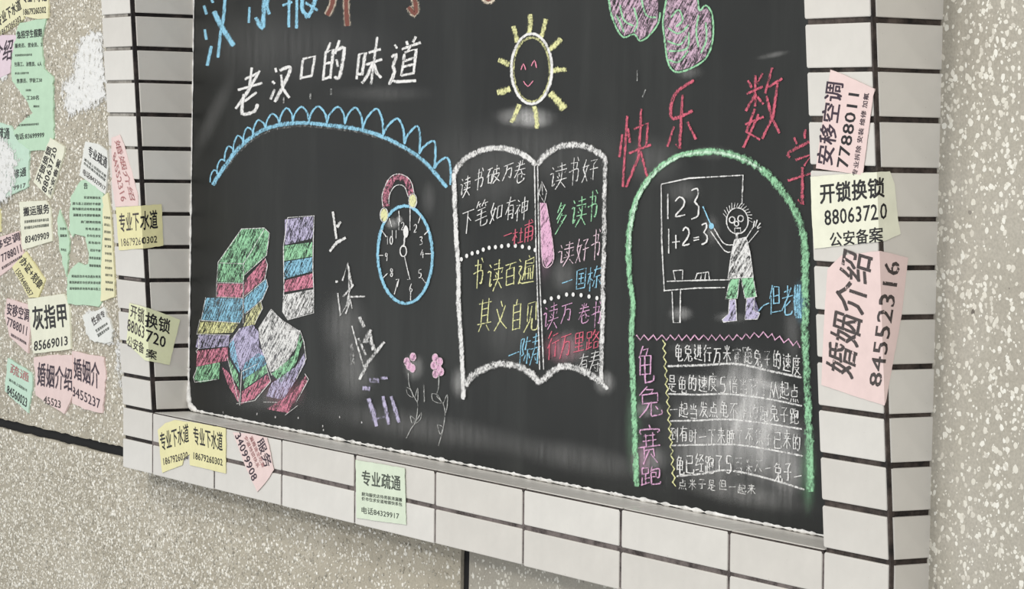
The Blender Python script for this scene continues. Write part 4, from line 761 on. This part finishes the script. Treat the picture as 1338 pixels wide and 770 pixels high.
sticker('right yellow drain sticker of the overlapping pair on the lower tile rows', [(249, 551), (296, 560), (296, 619), (249, 608)], 'yel', on_front, [(AD, ((253, 557), (292, 565), (292, 590), (255, 581)), 'ink', .02), (NUM, ((254, 591), (292, 600), (292, 609), (254, 600)))])
sticker('pink moving service sticker standing on its corner on the lower tile rows', [(305, 565), (318, 566), (334, 568), (350, 572), (359, 614), (350, 628), (337, 643), (322, 610)], 'pink', on_front, [('34099908', ((315, 564), (338, 624), (331, 630), (308, 570)), 'inkpurple'), ('服务', ((345, 570), (358, 606), (347, 613), (337, 578)), 'inkpurple', .02), (small(6), ((324, 569), (341, 609), (337, 612), (320, 572)), 'inkred'), (small(6, 3), ((331, 569), (348, 609), (344, 612), (327, 572)), 'inkred')])
sticker('pale green plumbing sticker on the middle of the lower tile rows', [(466, 601), (530, 612), (532, 686), (467, 677)], 'pgrn', on_front, [('专业疏通', ((474, 614), (525, 622), (525, 642), (474, 634)), 'inkgrey', .025), (small(11, 2), ((474, 643), (527, 651), (527, 656), (474, 648)), 'inkgrey'), (small(11, 6), ((474, 649), (527, 657), (527, 662), (474, 654)), 'inkgrey'), ('电话84329917', ((474, 662), (523, 670), (523, 679), (474, 671)), 'inkgrey', .012)])
sticker('pink marriage sticker folded round the right upright, below the cream one', [(1082, 352), (1100, 334), (1150, 328), (1186, 337), (1177, 415), (1156, 530), (1115, 517), (1074, 503), (1077, 430)], 'pink', on_right, [('婚姻介绍', ((1079, 481), (1101, 324), (1142, 336), (1116, 497)), 'inkworn', .02), ('84552316', ((1136, 504), (1156, 340), (1176, 343), (1152, 506)), 'inkworn', .015)], torn=.25)
sticker('pink air conditioning sticker standing upright above the cream one', [(1086, 91), (1104, 98), (1143, 116), (1128, 229), (1067, 220), (1072, 183)], 'pink', on_right, [('安移空调', ((1067, 213), (1080, 106), (1104, 109), (1089, 217)), 'inkpurple', .025), ('7788011', ((1094, 218), (1110, 121), (1124, 123), (1109, 220)), 'ink', .015), ('专业拆除 安装 维修 加氟', ((1114, 229), (1130, 121), (1137, 122), (1121, 230)), 'inkpurple')], torn=.25)
sticker('cream locksmith sticker with bold black print on the right upright', [(1060, 231), (1110, 227), (1162, 224), (1168, 240), (1173, 290), (1176, 306), (1155, 315), (1065, 325), (1062, 290)], 'crm', on_right, [('开锁换锁', ((1072, 240), (1155, 231), (1155, 258), (1073, 267)), 'ink', .03), ('88063720', ((1078, 275), (1158, 265), (1158, 286), (1079, 295)), 'ink', .012), ('公安备案', ((1085, 304), (1153, 296), (1153, 316), (1086, 323)), 'ink', .02)], torn=.25)

# ------------------------------------------------------------------ whitewash left on the pebbles
def paint(label, poly, soft=13):
    vs, fs = cut_poly(jag(poly, 2.2, 4), 4); P = [V(p) for p in poly]; d = []; out = []
    for u, v in vs:
        m = 1e9
        for i in range(len(P)):
            a, b = P[i], P[(i+1) % len(P)]; q = V((u, v)); t = max(0, min(1, (q-a).dot(b-a)/max(1e-6, (b-a).length_squared))); m = min(m, (q-a.lerp(b, t)).length)
        d.append(min(1, m/soft)); p = on_wall(u, v)[0]; p.y -= .0016+.0008*noise.noise(V((u*.2, v*.2, 0))); out.append(p)
    me = mesh(out, fs); a = me.attributes.new('dens', 'FLOAT', 'POINT'); a.data.foreach_set('value', np.array(d, np.float32)); o = link('paint_patch', me, p_ul, M['paint']); return o
paint('', [(103, 44), (118, 36), (140, 34), (146, 130), (135, 140), (115, 150), (88, 158), (80, 140), (78, 108), (92, 95), (95, 70)])
o = paint('', [(-20, 178), (8, 174), (22, 188), (31, 208), (28, 235), (22, 258), (12, 270), (-20, 280)]); o.location.y -= .0022
paint('', [(148, 440), (164, 425), (166, 520), (156, 515), (150, 490)])
paint('', [(112, 405), (124, 404), (152, 435), (150, 455), (118, 446), (110, 425)], 6)
paint('', [(-10, 96), (12, 84), (14, 104), (-10, 112)], 6)
